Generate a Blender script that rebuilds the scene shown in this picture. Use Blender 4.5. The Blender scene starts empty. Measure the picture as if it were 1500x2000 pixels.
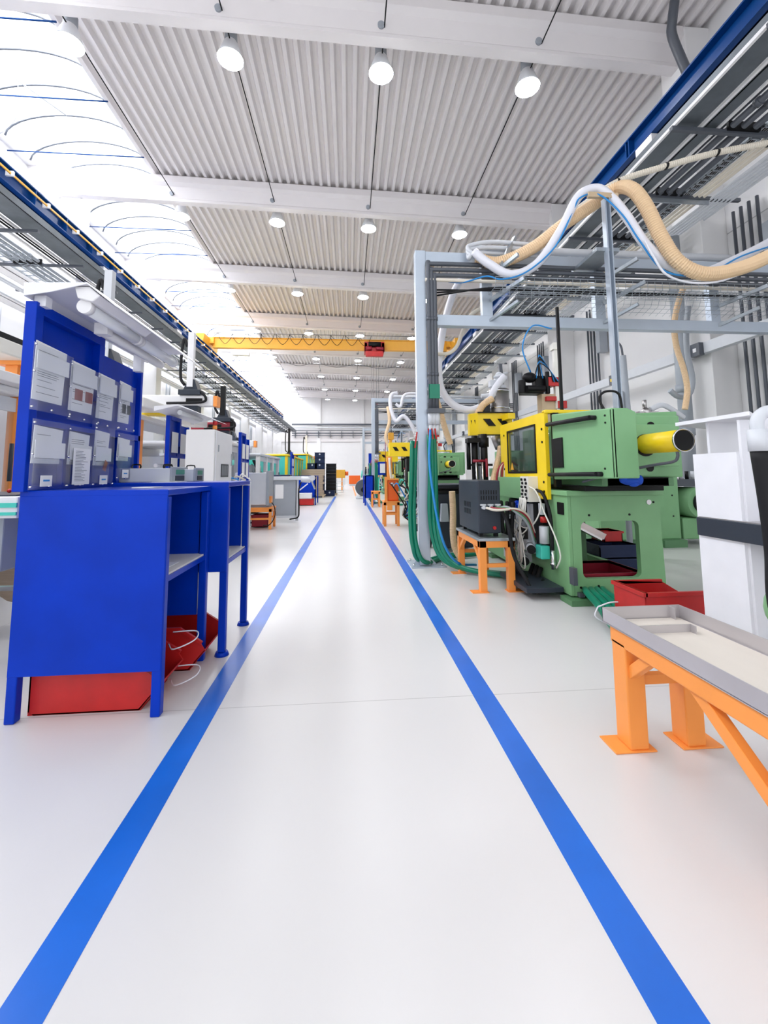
import bpy, bmesh, math, random
from mathutils import Vector, Matrix
random.seed(7)
C = bpy.context.scene.collection
sc = bpy.context.scene
# ---------------------------------------------------------------- camera
def cam_basis(yaw, pitch, roll):
    f = Vector((math.sin(yaw)*math.cos(pitch), math.cos(yaw)*math.cos(pitch), math.sin(pitch)))
    r = Vector((math.cos(yaw), -math.sin(yaw), 0)); u = r.cross(f)
    return r*math.cos(roll)+u*math.sin(roll), -r*math.sin(roll)+u*math.cos(roll), f
r_, u_, f_ = cam_basis(.0821, .0974, -.0073)
cd = bpy.data.cameras.new('camera'); cam = bpy.data.objects.new('camera', cd); C.objects.link(cam)
cam.matrix_world = Matrix(((r_.x, u_.x, -f_.x, 0), (r_.y, u_.y, -f_.y, 0), (r_.z, u_.z, -f_.z, 1.25), (0, 0, 0, 1)))
cd.sensor_fit = 'HORIZONTAL'; cd.sensor_width = 36; cd.lens = 835/1500*36; cd.shift_y = -156/1500
cd.clip_start = .05; cd.clip_end = 300
sc.camera = cam
# ---------------------------------------------------------------- light, exposure
vs = sc.view_settings; vs.view_transform = 'Standard'; vs.look = 'None'; vs.gamma = 1; vs.use_curve_mapping = False
vs.exposure = 0.72
w = bpy.data.worlds.new('world'); sc.world = w; w.use_nodes = True
bg = w.node_tree.nodes['Background']; bg.inputs[0].default_value = (.93, .96, 1, 1); bg.inputs[1].default_value = 1.0
def area(name, loc, sx, sy, power, col=(1, 1, 1), rot=(0, 0, 0)):
    l = bpy.data.lights.new(name, 'AREA'); l.shape = 'RECTANGLE'; l.size = sx; l.size_y = sy; l.energy = power; l.color = col
    o = bpy.data.objects.new(name, l); C.objects.link(o); o.location = loc; o.rotation_euler = rot; return o
for i in range(3):
    area('skylight_daylight', (-8.45, 7+20*i, 12.35), 3.4, 19.5, 1400, (.95, .97, 1))
area('annex_fill', (-15, 9, 6.7), 6, 24, 900, (.96, .98, 1))  # added area light below the closed annex ceiling, brightens the side bay
# ---------------------------------------------------------------- materials
M = {}
def mat(name, col, rough=.5, metal=0, var=.06, scale=6, bump=0, coat=0, emit=0, alpha=None, trans=0, stretch=None, spec=.5):
    m = bpy.data.materials.new(name); m.use_nodes = True; nt = m.node_tree; N = nt.nodes; L = nt.links
    p = N['Principled BSDF']
    p.inputs['Roughness'].default_value = rough; p.inputs['Metallic'].default_value = metal
    p.inputs['Coat Weight'].default_value = coat; p.inputs['Specular IOR Level'].default_value = spec
    p.inputs['Transmission Weight'].default_value = trans
    if alpha is not None: p.inputs['Alpha'].default_value = alpha
    tc = N.new('ShaderNodeTexCoord'); mp = N.new('ShaderNodeMapping'); nz = N.new('ShaderNodeTexNoise')
    L.new(tc.outputs['Object'], mp.inputs[0]); L.new(mp.outputs[0], nz.inputs['Vector'])
    if stretch: mp.inputs['Scale'].default_value = stretch
    nz.inputs['Scale'].default_value = scale; nz.inputs['Detail'].default_value = 5
    mx = N.new('ShaderNodeMix'); mx.data_type = 'RGBA'
    c = Vector(col); a = c*(1-var); b = Vector([min(1, v*(1+var)) for v in c])
    mx.inputs[6].default_value = (*a, 1); mx.inputs[7].default_value = (*b, 1)
    L.new(nz.outputs['Fac'], mx.inputs[0]); L.new(mx.outputs[2], p.inputs['Base Color'])
    if bump:
        bp = N.new('ShaderNodeBump'); bp.inputs['Strength'].default_value = bump; bp.inputs['Distance'].default_value = .01
        L.new(nz.outputs['Fac'], bp.inputs['Height']); L.new(bp.outputs[0], p.inputs['Normal'])
    if emit:
        p.inputs['Emission Color'].default_value = (*col, 1); p.inputs['Emission Strength'].default_value = emit
    M[name] = m; return m
mat('white_paint', (.80, .79, .80), .5); mat('wall_white', (.80, .79, .79), .7, var=.03, scale=2)
mat('beam_white', (.80, .765, .765), .6, var=.03, scale=3)
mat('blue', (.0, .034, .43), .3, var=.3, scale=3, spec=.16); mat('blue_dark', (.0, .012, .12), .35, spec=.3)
mat('rail_blue', (.0, .05, .22), .4, spec=.3); mat('stripe_blue', (.006, .125, .58), .33, var=.3, scale=2.5)
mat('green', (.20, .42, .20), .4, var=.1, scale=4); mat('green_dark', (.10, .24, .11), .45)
mat('yellow', (.95, .66, .01), .4, var=.08); mat('crane_yellow', (.85, .42, .04), .45)
mat('orange', (.93, .32, .06), .4, var=.06); mat('orange_deep', (.85, .13, .01), .45)
mat('red', (.50, .012, .012), .4, var=.25, scale=8); mat('red_dark', (.30, .01, .03), .45)
mat('black', (.004, .004, .005), .45, spec=.25); mat('rubber', (.008, .008, .01), .6, spec=.3); mat('charcoal', (.028, .036, .052), .42, spec=.35)
mat('navy', (.003, .014, .06), .45, spec=.35); mat('grey', (.34, .37, .41), .45); mat('pipe_grey', (.085, .095, .115), .38)
mat('post_grey', (.46, .52, .60), .32, metal=.35); mat('light_grey', (.62, .64, .68), .45)
mat('galv_dark', (.13, .15, .17), .4, metal=.5, var=.3, scale=5)
mat('galv', (.42, .46, .50), .34, metal=.75, var=.18, scale=14); mat('steel', (.52, .50, .50), .28, metal=.9, var=.12, scale=5, stretch=(1, 1, 6))
mat('hopper_steel', (.34, .32, .31), .36, metal=.85, var=.12, scale=5, stretch=(1, 6, 6)); mat('tray_steel', (.55, .52, .53), .38, metal=.55, var=.1, scale=4); mat('chrome', (.8, .8, .82), .15, metal=1)
mat('hose_beige', (.80, .58, .36), .5); mat('hose_cream', (.72, .66, .56), .5); mat('hose_white', (.78, .78, .84), .3)
mat('hose_green', (.0, .20, .115), .35, var=.15); mat('hose_blue', (.01, .24, .62), .35); mat('teal', (.06, .60, .48), .45)
mat('paper', (.86, .86, .87), .7, var=.02); mat('ink', (.16, .17, .2), .8); mat('cardboard', (.42, .32, .24), .8, var=.2, scale=20, stretch=(.2, .2, 8))
mat('wood', (.55, .42, .28), .7, var=.2); mat('photo_red', (.28, .05, .06), .5, var=.6, scale=40)
mat('wood_pale', (.68, .62, .55), .5, var=.12, scale=5, stretch=(1, .3, 1))
mat('melamine', (.80, .80, .84), .35); mat('cream', (.80, .78, .72), .45); mat('lens', (.8, .82, .85), .3, var=.02)
mat('cloth_blue', (.01, .08, .55), .8, bump=.6, scale=20); mat('screen_green', (.02, .25, .16), .3)
def glassy(name, col, tr, rough=.05, gl=.07):
    m = bpy.data.materials.new(name); m.use_nodes = True; nt = m.node_tree; N = nt.nodes; L = nt.links
    N.clear(); o = N.new('ShaderNodeOutputMaterial'); t = N.new('ShaderNodeBsdfTransparent'); g = N.new('ShaderNodeBsdfGlossy')
    d = N.new('ShaderNodeBsdfTranslucent'); m1 = N.new('ShaderNodeMixShader'); m2 = N.new('ShaderNodeMixShader'); pass
    nz = N.new('ShaderNodeTexNoise'); nz.inputs['Scale'].default_value = 5; bp = N.new('ShaderNodeBump'); bp.inputs['Strength'].default_value = .15
    L.new(nz.outputs['Fac'], bp.inputs['Height']); L.new(bp.outputs[0], g.inputs['Normal'])
    t.inputs[0].default_value = (*col, 1); d.inputs[0].default_value = (*col, 1); g.inputs['Roughness'].default_value = rough
    m1.inputs[0].default_value = 1-tr; L.new(t.outputs[0], m1.inputs[1]); L.new(d.outputs[0], m1.inputs[2])
    m2.inputs[0].default_value = gl; L.new(m1.outputs[0], m2.inputs[1]); L.new(g.outputs[0], m2.inputs[2]); L.new(m2.outputs[0], o.inputs[0])
    M[name] = m
glassy('glazing', (.97, .98, 1), .6, gl=0); glassy('clear_film', (.97, .98, 1), .93, .08); glassy('door_pane', (.72, .76, .80), .8)
def emis(name, col, s):
    m = bpy.data.materials.new(name); m.use_nodes = True; nt = m.node_tree; nt.nodes.clear()
    o = nt.nodes.new('ShaderNodeOutputMaterial'); e = nt.nodes.new('ShaderNodeEmission'); e.inputs[0].default_value = (*col, 1); e.inputs[1].default_value = s
    nt.links.new(e.outputs[0], o.inputs[0]); M[name] = m
emis('lamp_glow', (.95, .97, 1), 68); emis('tube_glow', (1, .98, .95), 1.2)
def floor_mat():
    m = mat('floor', (.67, .655, .65), .25, var=.04, scale=.5)
    nt = m.node_tree; N = nt.nodes; L = nt.links; p = N['Principled BSDF']
    base = p.inputs['Base Color'].links[0].from_socket
    g = N.new('ShaderNodeNewGeometry'); s = N.new('ShaderNodeSeparateXYZ'); L.new(g.outputs['Position'], s.inputs[0])
    def line(sock, off, per):
        a = N.new('ShaderNodeMath'); a.operation = 'SUBTRACT'; L.new(sock, a.inputs[0]); a.inputs[1].default_value = off
        b = N.new('ShaderNodeMath'); b.operation = 'PINGPONG'; L.new(a.outputs[0], b.inputs[0]); b.inputs[1].default_value = per/2
        c = N.new('ShaderNodeMath'); c.operation = 'LESS_THAN'; L.new(b.outputs[0], c.inputs[0]); c.inputs[1].default_value = .003
        return c.outputs[0]
    mxm = N.new('ShaderNodeMath'); mxm.operation = 'MAXIMUM'; L.new(line(s.outputs[1], 2.5, 6.2), mxm.inputs[0]); L.new(line(s.outputs[0], 3.3, 6.2), mxm.inputs[1])
    k = N.new('ShaderNodeMath'); k.operation = 'MULTIPLY'; k.inputs[1].default_value = .55; L.new(mxm.outputs[0], k.inputs[0])
    mx = N.new('ShaderNodeMix'); mx.data_type = 'RGBA'; L.new(k.outputs[0], mx.inputs[0]); L.new(base, mx.inputs[6]); mx.inputs[7].default_value = (.3, .29, .28, 1)
    # cloudy power-trowel stains
    n2 = N.new('ShaderNodeTexNoise'); n2.inputs['Scale'].default_value = .9; n2.inputs['Detail'].default_value = 3; n2.inputs['Roughness'].default_value = .55
    L.new(g.outputs['Position'], n2.inputs['Vector'])
    mr = N.new('ShaderNodeMapRange'); mr.inputs[1].default_value = .1; mr.inputs[2].default_value = .9; mr.inputs[3].default_value = .985; mr.inputs[4].default_value = 1.012
    L.new(n2.outputs['Fac'], mr.inputs[0])
    vm = N.new('ShaderNodeVectorMath'); vm.operation = 'SCALE'; L.new(mx.outputs[2], vm.inputs[0]); L.new(mr.outputs[0], vm.inputs['Scale']); L.new(vm.outputs[0], p.inputs['Base Color'])
    r2 = N.new('ShaderNodeMapRange'); r2.inputs[3].default_value = .27; r2.inputs[4].default_value = .29; L.new(n2.outputs['Fac'], r2.inputs[0]); L.new(r2.outputs[0], p.inputs['Roughness'])
floor_mat()
def panel_mat(name, col, pz, oz=0):
    m = mat(name, col, .65, var=.03, scale=1.5); nt = m.node_tree; N = nt.nodes; L = nt.links; p = N['Principled BSDF']
    base = p.inputs['Base Color'].links[0].from_socket
    g = N.new('ShaderNodeNewGeometry'); s = N.new('ShaderNodeSeparateXYZ'); L.new(g.outputs['Position'], s.inputs[0])
    a = N.new('ShaderNodeMath'); a.operation = 'ADD'; L.new(s.outputs[2], a.inputs[0]); a.inputs[1].default_value = oz
    b = N.new('ShaderNodeMath'); b.operation = 'PINGPONG'; L.new(a.outputs[0], b.inputs[0]); b.inputs[1].default_value = pz/2
    c = N.new('ShaderNodeMath'); c.operation = 'LESS_THAN'; L.new(b.outputs[0], c.inputs[0]); c.inputs[1].default_value = .012
    mx = N.new('ShaderNodeMix'); mx.data_type = 'RGBA'; L.new(c.outputs[0], mx.inputs[0]); L.new(base, mx.inputs[6]); mx.inputs[7].default_value = (*[v*.6 for v in col], 1)
    L.new(mx.outputs[2], p.inputs['Base Color'])
panel_mat('wall_panels', (.80, .79, .79), 2.2, .4)
# ---------------------------------------------------------------- geometry helpers
class MB:
    def __init__(s): s.bm = bmesh.new()
    def box(s, x0, x1, y0, y1, z0, z1, rot=None, piv=None):
        vs_ = [s.bm.verts.new((x, y, z)) for x in (x0, x1) for y in (y0, y1) for z in (z0, z1)]
        if rot:
            pv = Vector(piv) if piv else Vector(((x0+x1)/2, (y0+y1)/2, (z0+z1)/2))
            for v in vs_: v.co = pv + rot @ (v.co-pv)
        for f in ((0, 1, 3, 2), (4, 6, 7, 5), (0, 4, 5, 1), (2, 3, 7, 6), (0, 2, 6, 4), (1, 5, 7, 3)): s.bm.faces.new([vs_[i] for i in f])
        return s
    def bar(s, a, b, wd, ht, up=(0, 0, 1)):
        a = Vector(a); b = Vector(b); d = (b-a).normalized(); up = Vector(up)
        if abs(d.dot(up)) > .98: up = Vector((0, 1, 0))
        sd = d.cross(up).normalized()*wd/2; u = sd.cross(d).normalized()*ht/2
        vs_ = [s.bm.verts.new(p+i*sd+j*u) for p in (a, b) for i in (-1, 1) for j in (-1, 1)]
        for f in ((0, 1, 3, 2), (4, 6, 7, 5), (0, 4, 5, 1), (2, 3, 7, 6), (0, 2, 6, 4), (1, 5, 7, 3)): s.bm.faces.new([vs_[i] for i in f])
        return s
    def cyl(s, a, b, r, n=16, r2=None, cap=True):
        a = Vector(a); b = Vector(b); r2 = r if r2 is None else r2
        d = (b-a).normalized(); t = Vector((0, 0, 1)) if abs(d.z) < .9 else Vector((1, 0, 0)); e = d.cross(t).normalized(); g = e.cross(d)
        A = []; B = []
        for i in range(n):
            q = 2*math.pi*i/n; v = e*math.cos(q)+g*math.sin(q); A.append(s.bm.verts.new(a+v*r)); B.append(s.bm.verts.new(b+v*r2))
        for i in range(n):
            f = s.bm.faces.new((A[i], A[(i+1) % n], B[(i+1) % n], B[i])); f.smooth = True
        if cap: s.bm.faces.new(A[::-1]); s.bm.faces.new(B)
        return s
    def tube(s, path, r, n=10, sub=6, ring=0):
        P = [Vector(p) for p in path]
        if sub > 1 and len(P) > 2:
            Q = []; X = [P[0]*2-P[1]]+P+[P[-1]*2-P[-2]]
            for i in range(1, len(X)-2):
                p0, p1, p2, p3 = X[i-1:i+3]
                for k in range(sub):
                    t = k/sub; Q.append(.5*((2*p1)+(p2-p0)*t+(2*p0-5*p1+4*p2-p3)*t*t+(3*p1-p0-3*p2+p3)*t**3))
            Q.append(P[-1]); P = Q
        if ring:
            L_ = [0]
            for i in range(1, len(P)): L_.append(L_[-1]+(P[i]-P[i-1]).length)
            m = max(4, int(L_[-1]/ring)); Q = []; j = 0
            for k in range(m*2+1):
                t = L_[-1]*k/(m*2)
                while j < len(P)-2 and L_[j+1] < t: j += 1
                q = (t-L_[j])/max(1e-6, L_[j+1]-L_[j]); Q.append(P[j].lerp(P[j+1], min(1, q)))
            P = Q
        prev = None; e = None
        for i, p in enumerate(P):
            d = (P[min(i+1, len(P)-1)]-P[max(i-1, 0)]).normalized()
            if e is None:
                t = Vector((0, 0, 1)) if abs(d.z) < .9 else Vector((1, 0, 0)); e = d.cross(t).normalized()
            else: e = (e-d*e.dot(d)).normalized()
            g = e.cross(d); rr = r*(1.06 if i % 2 else .93) if ring else r
            cur = [s.bm.verts.new(p+(e*math.cos(2*math.pi*k/n)+g*math.sin(2*math.pi*k/n))*rr) for k in range(n)]
            if prev:
                for k in range(n):
                    f = s.bm.faces.new((prev[k], prev[(k+1) % n], cur[(k+1) % n], cur[k])); f.smooth = not ring
            else: s.bm.faces.new(cur[::-1])
            prev = cur
        s.bm.faces.new(prev); return s
    def prism(s, poly, ax, a, b):
        def P(u, v, t): return {'x': (t, u, v), 'y': (u, t, v), 'z': (u, v, t)}[ax]
        A = [s.bm.verts.new(P(u, v, a)) for u, v in poly]; B = [s.bm.verts.new(P(u, v, b)) for u, v in poly]; n = len(poly)
        s.bm.faces.new(A[::-1]); s.bm.faces.new(B)
        for i in range(n): s.bm.faces.new((A[i], A[(i+1) % n], B[(i+1) % n], B[i]))
        return s
    def lathe(s, prof, c, n=24):
        R_ = [[s.bm.verts.new((c[0]+r*math.cos(2*math.pi*k/n), c[1]+r*math.sin(2*math.pi*k/n), c[2]+z)) for k in range(n)] for r, z in prof]
        for a, b in zip(R_, R_[1:]):
            for k in range(n):
                f = s.bm.faces.new((a[k], a[(k+1) % n], b[(k+1) % n], b[k])); f.smooth = True
        return s
    def sphere(s, c, r, sc_=(1, 1, 1)):
        m = Matrix.Translation(c) @ Matrix.Diagonal((r*sc_[0], r*sc_[1], r*sc_[2], 1))
        g = bmesh.ops.create_uvsphere(s.bm, u_segments=16, v_segments=10, radius=1, matrix=m)
        for v in g['verts']:
            for f in v.link_faces: f.smooth = True
        return s
OFF = {}
def emit_mesh(name, mb, m, off=Vector((0, 0, 0)), bev=0):
    bmesh.ops.recalc_face_normals(mb.bm, faces=mb.bm.faces[:])
    for v in mb.bm.verts: v.co -= off
    me = bpy.data.meshes.new(name); mb.bm.to_mesh(me); mb.bm.free(); me.materials.append(M[m])
    o = bpy.data.objects.new(name, me); C.objects.link(o)
    if bev:
        b = o.modifiers.new('bevel', 'BEVEL'); b.width = bev; b.segments = 2; b.limit_method = 'ANGLE'; b.angle_limit = .8
    return o
def thing(name, label, cat, loc=(0, 0, 0), group=None):
    o = bpy.data.objects.new(name, None); C.objects.link(o); o.location = loc; o['label'] = label; o['category'] = cat
    if group: o['group'] = group
    OFF[o] = Vector(loc); return o
def part(name, mb, m, root, label=None, bev=0):
    o = emit_mesh(name, mb, m, OFF[root], bev); o.parent = root; OFF[o] = OFF[root]
    if label: o['label'] = label
    return o
def solo(name, mb, m, label, cat, loc=(0, 0, 0), group=None, bev=0):
    o = emit_mesh(name, mb, m, Vector(loc), bev); o.location = loc; o['label'] = label; o['category'] = cat
    if group: o['group'] = group
    OFF[o] = Vector(loc); return o
def struct(name, mb, m, bev=0):
    o = emit_mesh(name, mb, m, bev=bev); o['kind'] = 'structure'; return o
def copy_tree(o, parent=None):
    c = o.copy(); C.objects.link(c); c.parent = parent
    for ch in list(o.children): copy_tree(ch, c)
    return c
def dup(o, loc, label, group=None, rz=0):
    c = copy_tree(o); c.location = loc; c['label'] = label; c.rotation_euler = (0, 0, rz)
    if group: c['group'] = group
    return c
def RX(a): return Matrix.Rotation(a, 3, 'X')
def RY(a): return Matrix.Rotation(a, 3, 'Y')
def RZ(a): return Matrix.Rotation(a, 3, 'Z')
ORD = ['nearest', 'second', 'third', 'fourth', 'fifth', 'sixth', 'seventh', 'eighth', 'ninth']
def MBox(*a, **k): return MB().box(*a, **k)
# ================================================================ THE HALL
Y0, Y1 = -4.0, 56.5
BAY = 6.2; BY = [8.35+BAY*k for k in range(-1, 8)]
struct('floor', MBox(-22, 8.0, Y0, Y1+.3, -.2, 0), 'floor')
struct('wall_right', MBox(7.9, 8.1, Y0, Y1, 0, 11.5), 'wall_panels')
struct('wall_far', MBox(-22, 8.1, Y1, Y1+.3, 0, 13), 'wall_white')
m = MB(); m.box(-10.8, -10.6, Y0, Y1, 6.9, 12.2); m.box(-10.8, -10.6, 13, Y1, 0, 6.9); struct('wall_left', m, 'wall_white')
struct('wall_annex', MBox(-20.2, -20, Y0, Y1, 0, 7), 'wall_white')
def corrug(x0, x1, z, ya, yb, sl=0, pitch=.28, dep=.13):
    m = MB(); P = []; x = x0
    while x < x1:
        for dx, dz in ((0, 0), (.09, 0), (.135, dep), (.235, dep)):
            P.append((x+dx, z+dz-sl*(x+dx)))
        x += pitch
    A = [m.bm.verts.new((a, ya, b)) for a, b in P]; B = [m.bm.verts.new((a, yb, b)) for a, b in P]
    for i in range(len(P)-1): m.bm.faces.new((A[i], A[i+1], B[i+1], B[i]))
    return m
SL = .028
struct('ceiling', corrug(-6.62, 7.95, 11.25, Y0, Y1, SL), 'beam_white')
struct('ceiling_annex', corrug(-20, -10.8, 6.95, Y0, 13, 0), 'beam_white')
m = MB(); m.box(-6.66, -6.58, Y0, Y1, 11.44, 11.6); m.box(-10.6, -10.3, Y0, Y1, 11.5, 11.9); struct('trim_skylight_curb', m, 'white_paint')
# roof beams: I-profile with a wide top flange
for k, y in enumerate(BY):
    m = MB()
    def zz(z, x): return z-SL*x
    prof = [(-.24, 10.42), (0, 10.42), (0, 10.50), (-.04, 10.56), (-.04, 10.93), (.03, 10.99), (.03, 11.22), (-.42, 11.22), (-.42, 10.99), (-.3, 10.9), (-.2, 10.56), (-.24, 10.50)]
    A = [m.bm.verts.new((-10.6, y+a, zz(b, -10.6))) for a, b in prof]; B = [m.bm.verts.new((7.32, y+a, zz(b, 7.32))) for a, b in prof]; n = len(prof)
    m.bm.faces.new(A[::-1]); m.bm.faces.new(B)
    for i in range(n): m.bm.faces.new((A[i], A[(i+1) % n], B[(i+1) % n], B[i]))
    struct('trim_beam_%d' % (k+1), m, 'beam_white')
    m = MB(); m.box(7.32, 7.9, y-.45, y+.3, 0, 10.98); m.box(6.95, 7.32, y-.4, y+.2, 7.75, 8.0); struct('trim_column_right_%d' % (k+1), m, 'wall_white', bev=.01)
    m = MB(); m.box(-9.75, -9.1, y-.05, y+.5, 0, 11.3); struct('trim_column_left_%d' % (k+1), m, 'wall_white', bev=.01)
for i, x in enumerate((-9.0, -3.95, 1.75)):
    struct('trim_column_far_%d' % (i+1), MBox(x-.25, x+.25, Y1-.25, Y1, 0, 11.2), 'wall_white')
m = MB(); m.box(-9, 7.9, Y1-.12, Y1-.05, 5.5, 7.0); struct('trim_far_band', m, 'beam_white')
# skylight vault
n = 14; sx0, sx1 = -10.3, -6.62; cx = (sx0+sx1)/2; hw = (sx1-sx0)/2
def vault(t): a = math.pi*t; return cx-hw*math.cos(a), 11.5+.75*math.sin(a)
def vsheet():
    m = MB()
    A = [m.bm.verts.new((vault(i/n)[0], Y0, vault(i/n)[1])) for i in range(n+1)]; B = [m.bm.verts.new((vault(i/n)[0], Y1, vault(i/n)[1])) for i in range(n+1)]
    for i in range(n):
        f = m.bm.faces.new((A[i], A[i+1], B[i+1], B[i])); f.smooth = True
    return m
struct('window_1', vsheet(), 'glazing')
k = 0; y = 4.55
while y < Y1-1:
    m = MB(); m.tube([(vault(i/n)[0], y, vault(i/n)[1]-.04) for i in range(n+1)], .028, 6, 1)
    solo('skylight_rib', m, 'pipe_grey', 'thin curved rib under the barrel skylight', 'roof rib', (cx, y, 12.2), 'curved ribs of the skylight')
    if k % 2 == 0:
        solo('skylight_tie', MB().cyl((sx0-.3, y+.5, 11.35), (sx1+.1, y+.5, 11.35), .02, 8), 'rail_blue', 'straight tie rod across the barrel skylight', 'tie rod', (cx, y+.5, 11.35), 'tie rods of the skylight')
    y += 1.03; k += 1
# actuator and loose cable of the roof vent
m = MB(); m.tube([(-9.0, 11.2, 11.9), (-8.2, 12.2, 11.7)], .02, 6, 1); m.tube([(-8.9, 11.3, 11.9), (-9.0, 11.5, 11.0), (-9.6, 11.6, 10.5), (-10.0, 11.6, 11.0)], .008, 6, 6)
solo('skylight_opener', m, 'grey', 'vent opener rod with a loose cable under the nearest skylight', 'vent opener', (-9, 11.3, 11.9))
# floor markings
solo('floor_stripe', MBox(-.82, -.70, Y0, 24.3, 0, .001), 'stripe_blue', 'blue painted line along the left side of the aisle', 'floor marking', (-.76, 10, 0))
solo('floor_stripe', MBox(.70, .82, Y0, 22.2, 0, .001), 'stripe_blue', 'blue painted line along the right side of the aisle', 'floor marking', (.76, 10, 0))
solo('floor_stripe', MBox(.35, .45, 24, 46, 0, .0015), 'orange', 'thin faded orange line at the far end of the aisle', 'floor marking', (.4, 35, 0))
# ---------------------------------------------------------------- ceiling lamps
LX = [-6.0, -2.62, .72, 4.15]; COLN = ['leftmost', 'second from left', 'second from right', 'rightmost']
def lamp0(x, y, label):
    t = thing('ceiling_lamp', label, 'lamp', (x, y, 10.32), 'bell lamps under the roof')
    part('gear_housing', MB().lathe([(.0, .66), (.13, .66), (.14, .42), (.13, .40)], (x, y, 10.32), 16), 'grey', t)
    sh = part('lamp_shade', MB().lathe([(.13, .42), (.16, .36), (.22, .18), (.26, .06), (.285, 0), (.275, 0), (.25, .07), (.14, .36)], (x, y, 10.32), 28), 'lens', t)
    part('lamp_glass', MB().lathe([(.275, .005), (.2, -.035), (.1, -.05), (.001, -.055)], (x, y, 10.32), 28), 'lamp_glow', t, 'glowing lamp glass')
    part('stem', MB().cyl((x, y, 10.9), (x, y, 11.2), .012, 8), 'black', t)
    return t
first = None
for j in range(8):
    for i, x in enumerate(LX):
        y = 8.85+BAY*j
        lb = '%s bell lamp in the %s row under the roof' % (COLN[i], ORD[j]+(' (far-end)' if j == 7 else ''))
        if j == 7: lb = '%s bell lamp in the row by the far wall' % COLN[i]
        if first is None: first = lamp0(x, y, lb); first.location.z -= SL*x
        else: dup(first, (x, y, 10.32-SL*x), lb)
for i, x in enumerate(LX):
    t = thing('ceiling_cable', 'black straight conduit under the roof over the %s lamp column' % COLN[i], 'conduit', (x, 30, 10.85))
    part('conduit', MB().cyl((x+.02, Y0+1, 10.66-SL*x), (x+.02, Y1-1, 10.66-SL*x), .014, 8), 'black', t)
    for y in BY: part('sleeve', MB().cyl((x-.05, y-.27, 10.69-SL*x), (x-.05, y-.215, 10.69-SL*x), .075, 16), 'grey', t)
# annex lamps
for i, (x, y) in enumerate(((-12.5, 6.6), (-13.5, 9.5), (-14.5, 12))):
    dup(first, (x, y, 6.1), 'bell lamp of the side bay, %s from the camera' % ORD[i], 'bell lamps in the side bay')
# rain pipe top right
m = MB(); m.tube([(6.7, 7.4, 10.95), (6.7, 7.5, 10.6), (6.78, 7.62, 10.35), (7.1, 7.68, 9.6), (7.18, 7.7, 9.2), (7.18, 7.7, 8.75)], .09, 14, 5)
m.cyl((7.18, 7.7, 9.05), (7.18, 7.7, 9.12), .105, 14)
solo('rain_pipe', m, 'pipe_grey', 'bent grey rain pipe beside the top end of the nearest roof beam', 'pipe', (7, 8, 9.5))
m = MB(); m.cyl((7.0, 8.3, 0), (7.0, 8.3, 6.3), .13, 18)
for z in (2.0, 2.9, 4.2, 5.4): m.cyl((7.0, 8.3, z), (7.0, 8.3, z+.16), .15, 18)
solo('rain_pipe', m, 'grey', 'thick grey down pipe with collars in front of the right column', 'pipe', (7.2, 8.65, 1.6))
# ---------------------------------------------------------------- crane runway
def ibeam(x, z0, z1, w_, ya, yb):
    m = MB(); m.box(x-w_/2, x+w_/2, ya, yb, z0, z0+.035); m.box(x-w_/2, x+w_/2, ya, yb, z1-.035, z1); m.box(x-.02, x+.02, ya, yb, z0, z1); return m
t = thing('crane_rail', 'dark blue steel crane runway beam along the right wall', 'crane rail', (6.45, 25, 8.27))
rb = part('rail_beam', ibeam(6.4, 8.27, 8.72, .3, Y0, 55), 'rail_blue', t)
for y in BY:
    part('stiffener', MB().box(6.26, 6.54, y+.1, y+.13, 8.3, 8.69).box(6.26, 6.54, y+.2, y+.23, 8.3, 8.69), 'rail_blue', t)
    part('bearing_box', MBox(6.25, 7.3, y-.6, y-.1, 7.98, 8.26), 'white_paint', t, 'white bearing block', .01)
t = thing('crane_rail', 'blue steel crane runway beam on the left below the skylight', 'crane rail', (-8.35, 25, 8.27))
part('rail_beam', ibeam(-8.35, 8.27, 8.75, .34, Y0, 54.5), 'rail_blue', t)
part('rail_side', MBox(-8.55, -8.5, Y0, 54.5, 7.75, 8.27), 'blue', t)
for y in BY: part('bearing_box', MBox(-9.1, -8.2, y-.1, y+.45, 7.95, 8.26), 'white_paint', t, 'white bearing block', .01)
y = 5.0
while y < 54: part('stiffener', MBox(-8.55, -8.18, y, y+.02, 8.29, 8.71), 'rail_blue', t); y += 1.25
t = thing('conductor_line', 'yellow power conductor clipped beside the left crane rail', 'power rail', (-8.1, 25, 8.5))
part('conductor', MB().bar((-8.1, Y0, 8.5), (-8.1, 54, 8.5), .03, .05), 'crane_yellow', t)
y = 5.3
while y < 54:
    part('clip', MB().box(-8.22, -8.04, y, y+.05, 8.44, 8.56), 'white_paint', t); y += 1.25
# overhead crane
t = thing('overhead_crane', 'yellow overhead travelling crane spanning the hall', 'crane', (-1, 25.4, 8.75))
part('girder', MB().box(-8.0, 6.0, 25.25, 25.55, 8.72, 8.76).box(-8.0, 6.0, 25.32, 25.48, 8.76, 9.33).box(-8.0, 6.0, 25.25, 25.55, 9.33, 9.37), 'crane_yellow', t, bev=.01)
for x in (-8.35, 6.4):
    c = part('end_carriage', MB().prism([(x-.18, 8.76), (x+.18, 8.76), (x+.25, 9.2), (x-.2, 9.2)], 'y', 24.1, 26.7).box(x-.45, x+.45, 25.1, 25.7, 8.95, 9.3), 'crane_yellow', t)
    for y in (24.3, 26.5): part('wheel', MB().cyl((x-.06, y, 8.86), (x+.06, y, 8.86), .13, 16), 'black', c)
part('warning_box', MBox(-6.9, -5.9, 25.3, 25.6, 8.3, 8.5), 'white_paint', t, bev=.02)
part('festoon_rail', MB().cyl((-8, 25.1, 9.55), (6, 25.1, 9.55), .018, 8), 'pipe_grey', t)
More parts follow.
